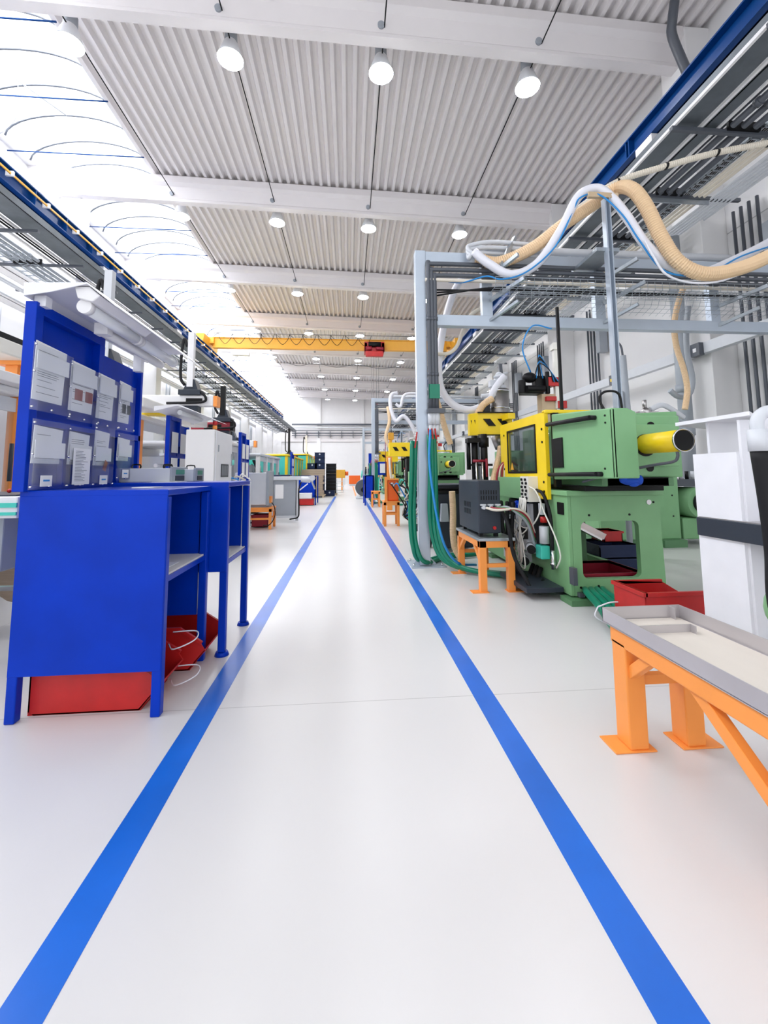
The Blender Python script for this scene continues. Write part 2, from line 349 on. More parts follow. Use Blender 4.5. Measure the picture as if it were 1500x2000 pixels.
for i in range(11):
    x = -7.6+i*.82+random.uniform(-.08, .08)
    part('festoon_cable', MB().tube([(x, 25.08, 9.52), (x+.1, 25.08, 9.2), (x+.4, 25.08, 8.92), (x+.68, 25.08, 9.2), (x+.8, 25.08, 9.52)], .016, 6, 5), 'black', t)
    part('hanger', MB().bar((x, 25.1, 9.52), (x+.25, 25.3, 9.36), .02, .02), 'pipe_grey', t)
h = thing('hoist', 'red hoist trolley hanging under the yellow crane girder', 'hoist', (1.52, 25.4, 8.6))
part('trolley_frame', MB().box(.92, 2.12, 24.95, 25.15, 8.55, 9.15).box(.92, 1.1, 24.95, 25.85, 8.55, 9.1).box(1.94, 2.12, 24.95, 25.85, 8.55, 9.1), 'red', h, bev=.02)
part('drum', MB().cyl((1.15, 24.88, 8.95), (1.9, 24.88, 8.95), .15, 20), 'black', h)
part('motor', MB().cyl((.98, 24.85, 8.7), (1.35, 24.85, 8.7), .13, 16).cyl((1.6, 24.85, 8.7), (2.05, 24.85, 8.7), .1, 16), 'red_dark', h)
part('base_tray', MBox(.98, 2.02, 24.7, 25.0, 8.2, 8.5), 'red', h, bev=.02)
for x in (1.35, 1.45, 1.62, 1.75): part('rope', MB().cyl((x, 24.9, 5.6), (x, 24.9, 8.3), .007, 6), 'pipe_grey', h)
part('hook_block', MB().box(1.42, 1.68, 24.8, 25.0, 5.3, 5.65), 'red', h, bev=.02)
# cable hanging between two lamps far back
m = MB()
pts = [(-5.2, 33.5, 10.15), (-4, 33.5, 9.8), (-2.6, 33.5, 10.0), (-1, 33.5, 9.72), (.7, 33.5, 9.95), (2.4, 33.5, 9.65), (4.0, 33.5, 9.85)]
solo('slack_cable', m.tube(pts, .02, 6, 6), 'pipe_grey', 'slack grey cable sagging across the roof behind the crane', 'cable', (0, 33.5, 10))
# ---------------------------------------------------------------- overhead services
def run(name, mt, label, x, z, wd, ht, ya=Y0, yb=54, cat='cable tray', lip=True, group=None):
    m = MB(); m.box(x-wd/2, x+wd/2, ya, yb, z, z+.012)
    if lip: m.box(x-wd/2, x-wd/2+.012, ya, yb, z, z+ht); m.box(x+wd/2-.012, x+wd/2, ya, yb, z, z+ht)
    return solo(name, m, mt, label, cat, (x, 25, z), group)
def pipe(mt, label, x, z, r, ya=Y0, yb=54.5, group=None, coll=0):
    m = MB().cyl((x, ya, z), (x, yb, z), r, 10)
    if coll:
        y = ya+1.2
        while y < yb: m.cyl((x, y, z), (x, y+.08, z), r*1.35, 10); y += coll
    return solo('service_pipe', m, mt, label, 'pipe', (x, 25, z), group)
RZ_ = 6.6
run('cable_tray', 'galv_dark', 'wide galvanized cable trough nearest the right crane rail', 5.22, RZ_, .42, .13)
run('cable_tray', 'galv_dark', 'narrow galvanized trough beside the wide one on the right', 5.62, RZ_-.02, .22, .1)
for i, x in enumerate((5.0, 5.43, 5.72)):
    solo('rack_runner', MBox(x-.02, x+.02, Y0, 54, RZ_-.05, RZ_), 'white_paint', 'bright steel runner under the right service rack, %s one from the aisle' % ('first', 'middle', 'last')[i], 'rack runner', (x, 25, RZ_))
for i, x in enumerate((5.92, 6.1, 6.3)):
    pipe('pipe_grey', 'thick dark grey pipe of the right overhead rack, %s of the three' % ('aisle-side one', 'middle one', 'wall-side one')[i], x, RZ_-.02, .05, coll=2.0)
for i, x in enumerate((6.64, 6.74, 6.84)):
    pipe('hose_cream', 'cream overhead pipe on the right, %s of the three' % ('aisle-side one', 'middle one', 'wall-side one')[i], x, RZ_-.06, .03)
for i in range(6):
    pipe('light_grey', 'slim light grey pipe in the six-pipe bundle nearest the right wall', 6.98+i*.085, RZ_-.1, .027, group='slim pipes nearest the right wall')
for i in range(5):
    pipe('pipe_grey', 'thin dark cable lying above the right rack runners', 5.55+i*.1, RZ_+.13, .022, group='dark cables above the right rack')
def ladder(x, z, wd, ya, yb, label, step=.3, mt='galv'):
    m = MB(); m.box(x-wd/2, x-wd/2+.02, ya, yb, z, z+.05); m.box(x+wd/2-.02, x+wd/2, ya, yb, z, z+.05); y = ya
    while y < yb: m.box(x-wd/2, x+wd/2, y, y+.025, z, z+.02); y += step
    return solo('cable_ladder', m, mt, label, 'cable ladder', (x, 25, z))
for i in range(7): pipe('black', 'thin black cable on the narrow ladder of the right rack', 6.42+i*.02, RZ_-.03+.01*(i%2), .009, group='thin cables on the right ladder')
ladder(6.48, RZ_-.06, .2, Y0, 54, 'narrow cable ladder between dark and cream pipes on the right', .12)
t = thing('pipe_rack', 'cross brackets and hangers carrying the right overhead pipes', 'pipe rack', (6.4, 25, RZ_))
y = 2.6; i = 0
while y < 54:
    part('bracket', MB().box(4.95, 7.6, y, y+.06, RZ_-.115, RZ_-.05), 'pipe_grey', t)
    part('hanger', MB().box(5.8, 6.95, y+.02, y+.05, RZ_-.2, RZ_-.115) if i % 2 else MB().box(6.55, 7.9, y+.02, y+.07, RZ_-.18, RZ_-.12), 'galv', t)
    part('clamp', MB().box(5.85, 6.38, y-.04, y+.0, RZ_-.08, RZ_+.06), 'black', t)
    y += 1.55; i += 1
# left rack
run('cable_tray', 'galv_dark', 'wide galvanized cable trough under the left crane rail', -6.82, RZ_, .5, .16)
for i, x in enumerate((-7.12, -7.42)):
    solo('rack_runner', MBox(x-.02, x+.02, Y0, 54, RZ_-.05, RZ_), 'white_paint', 'bright steel runner under the left rack, %s of the two' % ('aisle-side one', 'far-side one')[i], 'rack runner', (x, 25, RZ_))
for i in range(6):
    pipe('black', 'thin black cable lying on the left rack', -7.17-i*.045, RZ_+.03+.02*(i % 2), .017, group='black cables on the left rack')
for i, x in enumerate((-7.62, -7.78, -7.94, -8.1)):
    pipe('grey', 'grey overhead pipe on the left, %s from the aisle' % ('first', 'second', 'third', 'fourth')[i], x, RZ_-.08, .04, coll=2.2)
ladder(-8.35, RZ_-.1, .25, Y0, 54, 'cable ladder beyond the grey pipes of the left rack', .25)
run('cable_tray', 'white_paint', 'white cable channel of the left rack, nearer of two', -8.75, RZ_-.15, .3, .12)
run('cable_tray', 'white_paint', 'white cable channel of the left rack, farther of two', -9.9, RZ_-.3, .35, .14)
for i in range(4): pipe('light_grey', 'slim pale pipe at the back of the left rack', -9.02-i*.1+(.0 if i < 2 else -.5), RZ_-.2, .03, group='slim pale pipes at the back of the left rack')
t = thing('pipe_rack', 'cross brackets and hangers carrying the left overhead pipes', 'pipe rack', (-8, 25, RZ_))
y = 3.0
while y < 54:
    part('bracket', MB().box(-9.3, -6.6, y, y+.06, RZ_-.18, RZ_-.12), 'pipe_grey', t)
    part('clamp', MB().box(-8.2, -7.55, y-.04, y, RZ_-.14, RZ_-.02), 'black', t)
    y += 1.55
# wire lattice tray on the left
m = MB(); y = 6
while y < 30: m.bar((-7.5, y, 6.35), (-7.9, y+.12, 6.35), .01, .01).bar((-7.5, y+.12, 6.35), (-7.9, y, 6.35), .01, .01); y += .3
for x in (-7.5, -7.7, -7.9): m.box(x-.008, x+.008, 6, 30, 6.34, 6.36)
solo('mesh_tray', m, 'galv', 'wire lattice tray hanging below the left rack', 'cable tray', (-7.7, 18, 6.3))
# drop pipes on the left wall and the right wall
for k in range(9):
    y = 12.2+k*4.1
    t = thing('drop_pipes', 'bundle of vertical pale pipes on the left wall, %s from the camera' % ORD[k], 'pipe', (-10.1, y, 0))
    for j in range(4 if k % 2 else 6):
        part('riser', MB().cyl((-10.2, y+j*.16, 0), (-10.2, y+j*.16, 6.4), .035, 8), 'light_grey' if j % 3 else 'grey', t)
    part('strap', MB().box(-10.24, -10.15, y-.08, y+.95, 4.0, 4.05), 'galv', t)
for k in range(8):
    y = [7.1, 12.5, 16.2, 19, 25, 31, 37, 43][k]
    t = thing('drop_pipes', 'bundle of vertical dark pipes on the right wall, %s from the camera' % ORD[k], 'pipe', (7.75, y, 1))
    for j in range(4):
        part('riser', MB().cyl((7.78, y+j*.17, 0), (7.78, y+j*.17, 6.5), .03, 8), 'pipe_grey', t)
    part('junction_box', MBox(7.6, 7.85, y-.4, y-.2, 4.9, 5.8), 'grey', t)
t = thing('wall_trunking', 'pale cable trunking with sockets running along the right wall', 'cable trunking', (7.2, 25, 3.6))
part('channel', MBox(7.16, 7.3, 4, 54, 3.64, 3.86), 'light_grey', t)
for y in (7.9, 10.7, 14.2, 17.5, 21, 26, 31, 37):
    sk = part('socket', MBox(7.06, 7.17, y, y+.22, 3.6, 3.86), 'pipe_grey', t); part('switch', MBox(7.05, 7.065, y+.07, y+.15, 3.68, 3.76), 'yellow' if y == 10.7 else 'white_paint', sk)
for i, z in enumerate((7.75, 7.35, 6.95, 6.6, 6.3)):
    solo('service_pipe', MB().cyl((-7.4, Y1-.45, z), (7.2, Y1-.45, z), (.12, .07, .05, .07, .05)[i], 10), 'pipe_grey' if i != 1 else 'light_grey', 'horizontal pipe across the far wall, %s from the top' % ('first', 'second', 'third', 'fourth', 'fifth')[i], 'pipe', (0, Y1-.45, z))
t = thing('pipe_rack', 'short hangers holding the pipes across the far wall', 'pipe rack', (0, Y1-.3, 6.5))
for i in range(10): part('hanger', MBox(-7+i*1.5, -6.93+i*1.5, Y1-.55, Y1-.02, 6.0, 6.85), 'pipe_grey', t)
# ================================================================ RIGHT SIDE
def portal(y, tag, full=True):
    t = thing('pipe_portal', 'grey steel portal frame carrying pipes, %s' % tag, 'portal frame', (1.02, y, 0))
    part('post', MB().box(.95, 1.10, y-.06, y+.08, .02, 4.47), 'post_grey', t, bev=.006)
    b = part('base_plate', MBox(.83, 1.3, y-.15, y+.35, 0, .018), 'post_grey', t)
    for dx in (.87, 1.25):
        for dy in (-.08, .28): part('bolt', MB().cyl((dx, y+dy, .018), (dx, y+dy, .045), .014, 6), 'chrome', b)
    part('gusset', MB().prism([(1.10, .018), (1.2, .018), (1.10, .12)], 'y', y, y+.015).prism([(.95, .018), (.86, .018), (.95, .12)], 'y', y, y+.015), 'post_grey', t)
    part('top_beam', MBox(1.10, 7.0, y-.05, y+.07, 4.30, 4.46), 'post_grey', t, bev=.005)
    part('lower_beam', MBox(1.10, 7.0, y-.05, y+.07, 3.36, 3.52), 'post_grey', t, bev=.005)
    for x in (2.0, 3.72, 5.55):
        s = part('strut_post', MBox(x-.07, x+.08, y-.04, y+.06, 3.52, 4.30), 'post_grey', t)
        part('arm', MB().bar((x+.05, y-.06, 3.75), (x+.35, y-.55, 3.86), .04, .05).bar((x+.05, y-.06, 4.1), (x+.3, y-.5, 4.22), .04, .05).bar((x-.02, y+.05, 3.42), (x+.3, y-.45, 3.58), .04, .04), 'galv', s)
    if full:
        part('far_post', MBox(6.85, 7.0, y-.05, y+.07, 0, 4.47), 'post_grey', t)
    return t
def portal_services(y, nm):
    for i, (z, dy, r, mt) in enumerate(((4.55, 0, .055, 'light_grey'), (4.24, -.1, .032, 'pipe_grey'), (4.15, -.11, .03, 'pipe_grey'), (4.07, -.1, .03, 'pipe_grey'), (4.0, -.12, .025, 'hose_cream'))):
        x0 = 1.9 if i == 0 else 1.08
        m = MB()
        if i in (1, 2, 3):
            px = 1.125+.045*(i-1)
            m.tube([(px, y-.12, 2.1), (px, y-.12, z-.15), (px+.02, y-.115, z-.03), (px+.15, y+dy-.02, z), (3, y+dy-.02, z), (7.1, y+dy-.02, z)], r, 10, 5)
            for zz in (3.4, 2.6): m.cyl((px, y-.12, zz), (px, y-.12, zz+.05), r*1.2, 10)
        else: m.cyl((x0, y+dy, z), (5.9 if i == 0 else 7.1, y+dy, z), r, 12)
        solo('service_pipe', m, mt, '%s pipe along the top of the %s' % (('thick pale', 'topmost bent dark', 'middle bent dark', 'lowest bent dark', 'cream')[i], nm), 'pipe', (3, y, z))
    # wire basket tray with cables
    m = MB(); x = 2.0
    while x < 7.0:
        m.tube([(x, y-.42, 3.93), (x, y-.42, 3.8), (x, y-.12, 3.8), (x, y-.12, 3.93)], .004, 4, 1); x += .11
    for a, b in ((-.42, 3.93), (-.42, 3.86), (-.42, 3.8), (-.34, 3.8), (-.27, 3.8), (-.2, 3.8), (-.12, 3.8), (-.12, 3.86), (-.12, 3.93)): m.cyl((2.0, y+a, b), (7.0, y+a, b), .004, 4)
    solo('mesh_tray', m, 'galv', 'wire mesh cable basket on the %s' % nm, 'cable tray', (4, y-.3, 3.8))
    m = MB()
    for j in range(3):
        m = MB(); m.tube([(1.2, y+.1, 3.95-.05*j), (2.1, y-.2-.05*j, 3.83), (3.4, y-.3+.06*j, 3.83), (5, y-.22, 3.83), (7, y-.25-.03*j, 3.83)], .013, 6, 5)
        solo('cable', m, 'rubber', 'black cable lying in the wire basket of the %s' % nm, 'cable', (4, y, 3.8), 'black cables in the basket of the '+nm)
portal(5.9, 'nearest one with green hoses down its post'); portal_services(5.9, 'nearest portal')
portal(18.0, 'second one down the aisle'); portal_services(18.0, 'second portal')
portal(30.1, 'third one far down the aisle')
# sagging fine mesh below the basket
m = MB()
for i in range(46):
    x = 2.1+i*.105; m.tube([(x, 5.5, 3.8), (x+.03, 5.62, 3.62), (x+.02, 5.8, 3.55)], .003, 3, 1)
for j in range(6):
    z = 3.78-j*.04; m.cyl((2.1, 5.5+.05*j, z), (6.9, 5.5+.05*j, z), .003, 3)
solo('safety_net', m, 'galv', 'fine wire net slung below the cable basket of the nearest portal', 'wire net', (4.5, 5.6, 3.7))
# hanging strut
t = thing('hanging_strut', 'perforated steel strut hanging down in front of the green machine', 'strut', (3.46, 5.2, 1.4))
m = MB().box(3.42, 3.44, 5.15, 5.22, 1.38, 4.93).box(3.42, 3.50, 5.22, 5.235, 1.38, 4.93).box(3.485, 3.50, 5.15, 5.22, 1.38, 4.93)
part('channel', m, 'post_grey', t)
m = MB(); z = 1.5
while z < 4.85: m.box(3.503, 3.506, 5.17, 5.2, z, z+.04); z += .08
part('slots', m, 'black', t)
part('cross_bar', MB().box(3.2, 3.62, 5.15, 5.2, 4.93, 5.0), 'wood', t)
part('clamp_arm', MB().box(3.3, 3.62, 5.2, 5.86, 4.2, 4.25), 'galv', t)
for i in range(3):
    o = (.03*i, .05*i-.04, -.06*i)
    solo('hose', MB().tube([(1.78-.03*i, 5.66, 4.33), (1.7, 5.7, 4.42+o[2]), (1.74, 5.75, 4.52+o[2]), (2.1, 5.78+o[1], 4.58+o[2]), (2.8, 5.8+o[1], 4.56+o[2])], .03, 8, 6), 'light_grey', 'grey hose end curling back onto the top beam of the nearest portal', 'hose', (1.8, 5.7, 4.4), 'grey hose ends on the top beam')
m = MB().bar((2.12, 5.62, 4.15), (2.42, 5.78, 4.68), .05, .05); solo('strut_arm', m, 'galv', 'short slanted strut standing on the nearest portal beam', 'strut', (2.2, 5.7, 4.3))
for k, (x, y, z) in enumerate(((6.12, 5.35, 6.04), (5.45, 5.5, 5.97), (4.71, 5.6, 5.79), (4.07, 5.8, 5.65))):
    solo('cable_tie', MB().cyl((x-.015, y, z), (x+.015, y, z-.002), .055, 12), 'black', 'black clip around the cream conduit over the right pipe rack', 'clip', (x, y, z), 'black clips on the cream conduit')
# valve manifold and green coolant hoses at a portal post
def coolant(y, nm, n=5):
    t = thing('coolant_manifold', 'valve manifold with red levers on the post of the %s' % nm, 'valve', (1.15, y-.12, 1.75))
    for j in range(3):
        px = 1.125+.045*j
        part('valve', MB().cyl((px, y-.12, 1.92), (px, y-.12, 2.08), .042, 12).cyl((px, y-.12, 1.78), (px, y-.12, 1.92), .032, 10), 'light_grey', t)
        part('lever', MB().bar((px-.03, y-.17, 1.72), (px-.05, y-.19, 1.86), .018, .018), 'red', t)
    part('lever', MB().bar((.9, y-.1, 1.6), (.93, y-.12, 1.82), .018, .02), 'red', t)
    part('clamp', MB().box(1.08, 1.32, y-.18, y-.05, 2.08, 2.14), 'pipe_grey', t)
    for j in range(n):
        if j < 3:
            px = 1.09+.038*j; e = .05*j
            path = [(px, y-.12-.03*(j % 2), 1.78), (px+.01, y-.13, 1.3), (px-.01+.01*j, y-.15, .75), (px+.03, y-.2-e, .35), (px+.14, y-.3-e, .13), (px+.4, y-.55-e, .055), (px+.9, y-.85-e*1.2, .045), (1.98+.05*j, y-1.2, .045), (2.45, y-1.55-e, .045), (2.52+e, y-2.05, .045)]
        else:
            k = j-3; px = .9-.05*k
            path = [(px+.02, y-.05, 1.7), (px, y-.04-.04*k, 1.2), (px-.02, y-.06, .7), (px, y-.1, .3), (px+.12, y-.1+.1*k, .07), (1.4, y+.32+.1*k, .05), (1.9, y+.5+.1*k, .045)]
        if path[-1][0] > 2.4 and y > 6.5: path = path[:8]
        solo('coolant_hose', MB().tube(path, .03, 10, 6), 'hose_green', 'green coolant hose running down the post of the %s' % nm, 'hose', (px, y-.1, 1), 'green coolant hoses at the post of the '+nm)
    return t
coolant(5.9, 'nearest portal'); coolant(18.0, 'second portal')
for dx in (0, .12):
    pass
solo('tape_mark', MB().box(1.10, 1.25, 5.735, 5.74, 2.28, 2.48).box(1.1, 1.105, 5.735, 5.8, 2.28, 2.48), 'hose_green', 'green tape wrapped around the pipes of the nearest portal post', 'tape', (1.15, 5.74, 2.3))
solo('stand_pipe', MB().cyl((1.24, 6.2, .5), (1.24, 6.2, 2.9), .022, 10).cyl((1.27, 6.22, .9), (1.27, 6.22, 2.6), .006, 6), 'black', 'black upright pipe with a yellow strip between portal post and bin', 'pipe', (1.24, 6.2, .5))
# ---------------------------------------------------------------- wheelie bin
t = thing('wheeled_bin', 'dark grey wheeled waste bin behind the portal post', 'waste bin', (1.7, 7.0, 0))
m = MB(); a = [(1.40, 6.85), (2.0, 6.85), (2.0, 7.4), (1.40, 7.4)]; b = [(1.30, 6.75), (2.08, 6.75), (2.08, 7.5), (1.30, 7.5)]
A = [m.bm.verts.new((x, y, .06)) for x, y in a]; B = [m.bm.verts.new((x, y, .95)) for x, y in b]
m.bm.faces.new(A[::-1]); m.bm.faces.new(B)
for i in range(4): m.bm.faces.new((A[i], A[(i+1) % 4], B[(i+1) % 4], B[i]))
part('body', m, 'charcoal', t, bev=.03)
part('rim', MBox(1.27, 2.11, 6.72, 7.53, .93, .99), 'black', t, bev=.015)
l_ = part('lid', MB().prism([(1.28, 1.0), (2.10, 1.0), (2.04, 1.08), (1.34, 1.08)], 'y', 6.70, 7.5), 'charcoal', t, bev=.02)
part('grip', MB().box(1.34, 2.04, 6.69, 6.71, 1.0, 1.03).box(1.36, 2.02, 6.695, 6.715, 1.045, 1.06), 'black', l_)
for x in (1.36, 2.0): part('wheel', MB().cyl((x-.03, 7.35, .1), (x+.03, 7.35, .1), .1, 16), 'black', t)
part('dust_pan', MB().prism([(1.42, .5), (1.56, .5), (1.54, .78), (1.44, .78)], 'y', 6.66, 6.74), 'grey', t, bev=.01)
# ---------------------------------------------------------------- orange stands
def stand(loc, label, w_=.38, d=.95, h=.56, top='galv', leg=.075, feet=True):
    x, y, _ = loc; t = thing('orange_stand', label, 'stand', loc)
    for sx in (0, 1):
        for sy in (0, 1):
            lx = x+sx*(w_-leg); ly = y+sy*(d-leg)
            lg = part('leg', MBox(lx, lx+leg, ly, ly+leg, .008, h-.06), 'orange', t, bev=.004)
            if feet: part('foot_plate', MBox(lx-.09 if sx == 0 else lx-.01, lx+leg+(.01 if sx == 0 else .09), ly-.02, ly+leg+.02, 0, .009), 'orange', lg)
    part('frame', MB().box(x, x+w_, y, y+leg, h-.1, h-.03).box(x, x+w_, y+d-leg, y+d, h-.1, h-.03).box(x, x+leg, y, y+d, h-.1, h-.03).box(x+w_-leg, x+w_, y, y+d, h-.1, h-.03), 'orange', t, bev=.003)
    part('rung', MBox(x+leg, x+w_-leg, y+.02, y+.05, h*.45, h*.45+.04), 'orange', t); part('rung', MBox(x+leg, x+w_-leg, y+d-.05, y+d-.02, h*.45, h*.45+.04), 'orange', t)
    part('brace', MB().bar((x+.03, y+.05, h*.55), (x+.03, y+.28, h-.08), .04, .045), 'orange', t); part('brace', MB().bar((x+.03, y+d-.05, h*.55), (x+.03, y+d-.28, h-.08), .04, .045), 'orange', t)
    part('top_plate', MBox(x-.01, x+w_+.01, y-.01, y+d+.01, h-.03, h), top, t, bev=.003)
    return t
stand((1.38, 4.53, 0), 'orange stand under the dark grey heater unit')
t = thing('heater_unit', 'dark grey temperature control unit on the orange stand', 'control unit', (1.58, 5.0, .56))
part('housing', MB().prism([(4.6, .6), (5.42, .6), (5.42, 1.17), (4.6, 1.17)], 'x', 1.40, 1.65), 'charcoal', t, bev=.012)
part('foot', MB().box(1.42, 1.46, 4.65, 4.7, .56, .6).box(1.59, 1.63, 4.65, 4.7, .56, .6).box(1.42, 1.46, 5.3, 5.35, .56, .6).box(1.59, 1.63, 5.3, 5.35, .56, .6), 'black', t)
m = MB()
for i in range(7):
    for z in (.96, 1.02): m.box(1.43+i*.028, 1.44+i*.028, 4.597, 4.6, z, z+.045)
for j in range(5): m.box(1.398, 1.4, 4.9+j*.06, 4.93+j*.06, .86, .92); m.box(1.398, 1.4, 4.9+j*.06, 4.93+j*.06, .78, .84)
part('vent_slots', m, 'black', t)
part('switch', MB().cyl((1.57, 4.6, .66), (1.57, 4.58, .66), .018, 12), 'red', t)
for x in (1.45, 1.53, 1.61): part('connector', MB().cyl((x, 4.6, .88), (x, 4.55, .88), .02, 10).box(x-.03, x+.03, 4.57, 4.6, .9, .915), 'light_grey', t)
for i in range(4):
    solo('heater_cable', MB().tube([(1.47+i*.05, 4.54, .88), (1.55+i*.04, 4.46, .86+.01*i), (1.75, 4.44, .87-.01*i), (1.9, 4.5, .8-.03*i), (2.02, 4.6, .6-.05*i)], .014, 8, 6), ('hose_cream', 'red_dark', 'green_dark', 'grey')[i], ('cream', 'dark red', 'dark green', 'grey')[i]+' cable leaving the front of the dark heater unit', 'cable', (1.6, 4.5, .88))
solo('power_cable', MB().tube([(1.64, 4.56, .86), (1.66, 4.42, .7), (1.7, 4.4, .4), (1.8, 4.32, .15), (1.83, 4.3, .07), (1.9, 4.35, .05), (2.05, 4.5, .12)], .02, 8, 6), 'rubber', 'thick black cable from the heater unit down to the floor', 'cable', (1.7, 4.4, .4))
for j in range(3):
    solo('power_cable', MB().tube([(1.95-.04*j, 5.0+.1*j, .9), (1.88-.05*j, 4.9, .55), (1.86, 4.75+.08*j, .25), (1.98, 4.6+.1*j, .07), (2.12, 4.7+.1*j, .2)], .024, 8, 6), 'rubber', 'black cable drooping between heater unit and green machine', 'cable', (1.9, 4.9, .5), 'black cables behind the heater unit')
solo('floor_plate', MBox(1.74, 2.12, 4.2, 4.95, .07, .12), 'charcoal', 'dark steel step plate beside the nearest green machine', 'plate', (1.9, 4.5, .07), bev=.006)
# ---------------------------------------------------------------- green moulding machine
def machine():
    t = thing('moulding_machine', 'nearest green and yellow injection moulding machine, behind the orange bench', 'machine', (2.6, 4.1, 0), 'green injection moulding machines in a row')
    # base with a rounded window in its end plate
    def rr(x0, x1, z0, z1, r, n=5):
        P = []
        for cx_, cz, a in ((x1-r, z1-r, 0), (x0+r, z1-r, 90), (x0+r, z0+r, 180), (x1-r, z0+r, 270)):
            for i in range(n+1): q = math.radians(a+90*i/n); P.append((cx_+r*math.cos(q), cz+r*math.sin(q)))
        return P
    m = MB(); inn = rr(2.27, 2.87, .22, .77, .06); outc = [(3.1, 1.02), (2.18, 1.02), (2.18, .06), (3.12, .06)]
    V = {}
    for yy in (4.1, 4.16):
        I = [m.bm.verts.new((a, yy, b)) for a, b in inn]; O = [m.bm.verts.new((a, yy, b)) for a, b in outc]
        for c in range(4):
            seg = I[c*6:(c+1)*6]
            for i in range(5): m.bm.faces.new((O[c], seg[i], seg[i+1]))
            m.bm.faces.new((O[c], seg[5], I[(c*6+6) % 24], O[(c+1) % 4]))
        V[yy] = (I, O)
    for i in range(24): m.bm.faces.new((V[4.1][0][i], V[4.1][0][(i+1) % 24], V[4.16][0][(i+1) % 24], V[4.16][0][i]))
    for i in range(4): m.bm.faces.new((V[4.1][1][i], V[4.1][1][(i+1) % 4], V[4.16][1][(i+1) % 4], V[4.16][1][i]))
    b = part('base', m, 'green', t)
    part('side_panel', MB().box(2.14, 2.18, 4.1, 4.5, .06, 1.02).box(2.14, 2.18, 4.5, 6.6, .06, .34).box(2.3, 2.34, 4.5, 6.6, .3, 1.0).box(3.06, 3.12, 4.16, 6.6, .06, .2).box(3.06, 3.12, 4.16, 6.6, .8, 1.02).box(3.06, 3.12, 4.16, 4.26, .2, .8).box(3.06, 3.12, 6.4, 6.6, .2, .8).box(2.14, 2.18, 5.6, 6.6, .3, 1.02), 'green', b, bev=.006)
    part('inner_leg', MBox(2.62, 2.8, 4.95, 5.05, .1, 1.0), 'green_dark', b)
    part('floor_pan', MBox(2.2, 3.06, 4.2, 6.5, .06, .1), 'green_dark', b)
    part('ledge', MB().box(2.12, 3.13, 4.06, 6.7, 1.02, 1.07), 'green', b, bev=.006)
    part('foot_pad', MB().box(2.08, 2.32, 3.98, 4.2, 0, .05).box(2.9, 3.1, 4.0, 4.2, 0, .05).box(2.1, 2.3, 6.3, 6.5, 0, .05), 'green_dark', b)
    m = MB()
    for x, z in ((2.24, .14), (2.36, .83), (2.78, .83), (2.42, .15), (3.04, .95), (3.05, .12)): m.cyl((x, 4.1, z), (x, 4.094, z), .011, 8)
    part('bolt_holes', m, 'black', b); part('corner_block', MB().box(2.13, 2.17, 4.02, 4.1, .18, .34).box(2.2, 2.25, 4.05, 4.1, .06, .1), 'pipe_grey', b)
    part('oval_badge', MB().cyl((2.99, 4.1, .95), (2.99, 4.09, .95), .025, 12), 'paper', b)
    part('socket_box', MBox(2.125, 2.14, 4.16, 4.28, .83, .95), 'black', b, bev=.004)
    part('chute', MB().bar((2.2, 4.55, .8), (2.62, 4.35, .55), .16, .02, up=(.4, 0, 1)).bar((2.2, 4.47, .84), (2.62, 4.27, .59), .015, .06).bar((2.2, 4.63, .84), (2.62, 4.43, .59), .015, .06), 'steel', b)
    # carriage and rails between base and clamp
    part('guide_rails', MB().box(2.25, 3.05, 3.95, 6.2, 1.07, 1.12).box(2.35, 2.95, 3.75, 4.4, 1.12, 1.2), 'black', t, bev=.005)
    part('carriage', MB().box(2.3, 3.0, 3.75, 6.4, 1.12, 1.2), 'green_dark', t, bev=.008)
    # clamp housing
    c = part('clamp_housing', MB().box(2.3, 3.12, 3.78, 4.35, 1.2, 1.78).prism([(2.62, 1.22), (3.2, 1.24), (3.2, 1.84), (2.3, 1.8), (2.3, 1.6)], 'y', 3.9, 4.3), 'green', t, bev=.012)
    part('end_plate', MBox(2.32, 2.98, 3.64, 3.70, 1.30, 1.68), 'green', c, bev=.008)
    part('tie_disc', MB().cyl((2.66, 3.70, 1.49), (2.66, 3.78, 1.49), .27, 40), 'green', c)
    m = MB()
    for a in (60, 110, 250, 290, 20, 160): m.cyl((2.66+.215*math.cos(math.radians(a)), 3.70, 1.49+.215*math.sin(math.radians(a))), (2.66+.215*math.cos(math.radians(a)), 3.692, 1.49+.215*math.sin(math.radians(a))), .035, 14)
    m.cyl((2.47, 3.64, 1.56), (2.47, 3.625, 1.56), .02, 8)
    part('tie_nuts', m, 'black', c)
    y_ = part('ejector_cylinder', MB().cyl((2.66, 3.66, 1.5), (2.66, 3.2, 1.5), .088, 32), 'yellow', c, 'yellow cylinder')
    part('cylinder_cap', MB().cyl((2.66, 3.2, 1.5), (2.66, 3.188, 1.5), .082, 32), 'black', y_)
    part('cylinder_rim', MB().lathe([(.088, 0), (.094, 0), (.094, .014), (.088, .014)], (0, 0, 0), 32), 'chrome', y_)
    rim = [o for o in y_.children if o.name.startswith('cylinder_rim')][0]
    rim.data.transform(Matrix.Translation(Vector((2.66, 3.2, 1.5))-OFF[t]) @ Matrix.Rotation(math.pi/2, 4, 'X') @ Matrix.Translation(OFF[t]))
    part('bore_ring', MB().cyl((2.66, 3.66, 1.49), (2.66, 3.634, 1.49), .1, 32), 'black', c)
    part('drain_rod', MB().tube([(2.62, 3.22, 1.41), (2.62, 3.22, 1.37), (2.6, 3.25, 1.33), (2.5, 3.4, 1.3), (2.3, 3.7, 1.22), (2.2, 3.9, 1.16)], .012, 8, 4), 'pipe_grey', c)
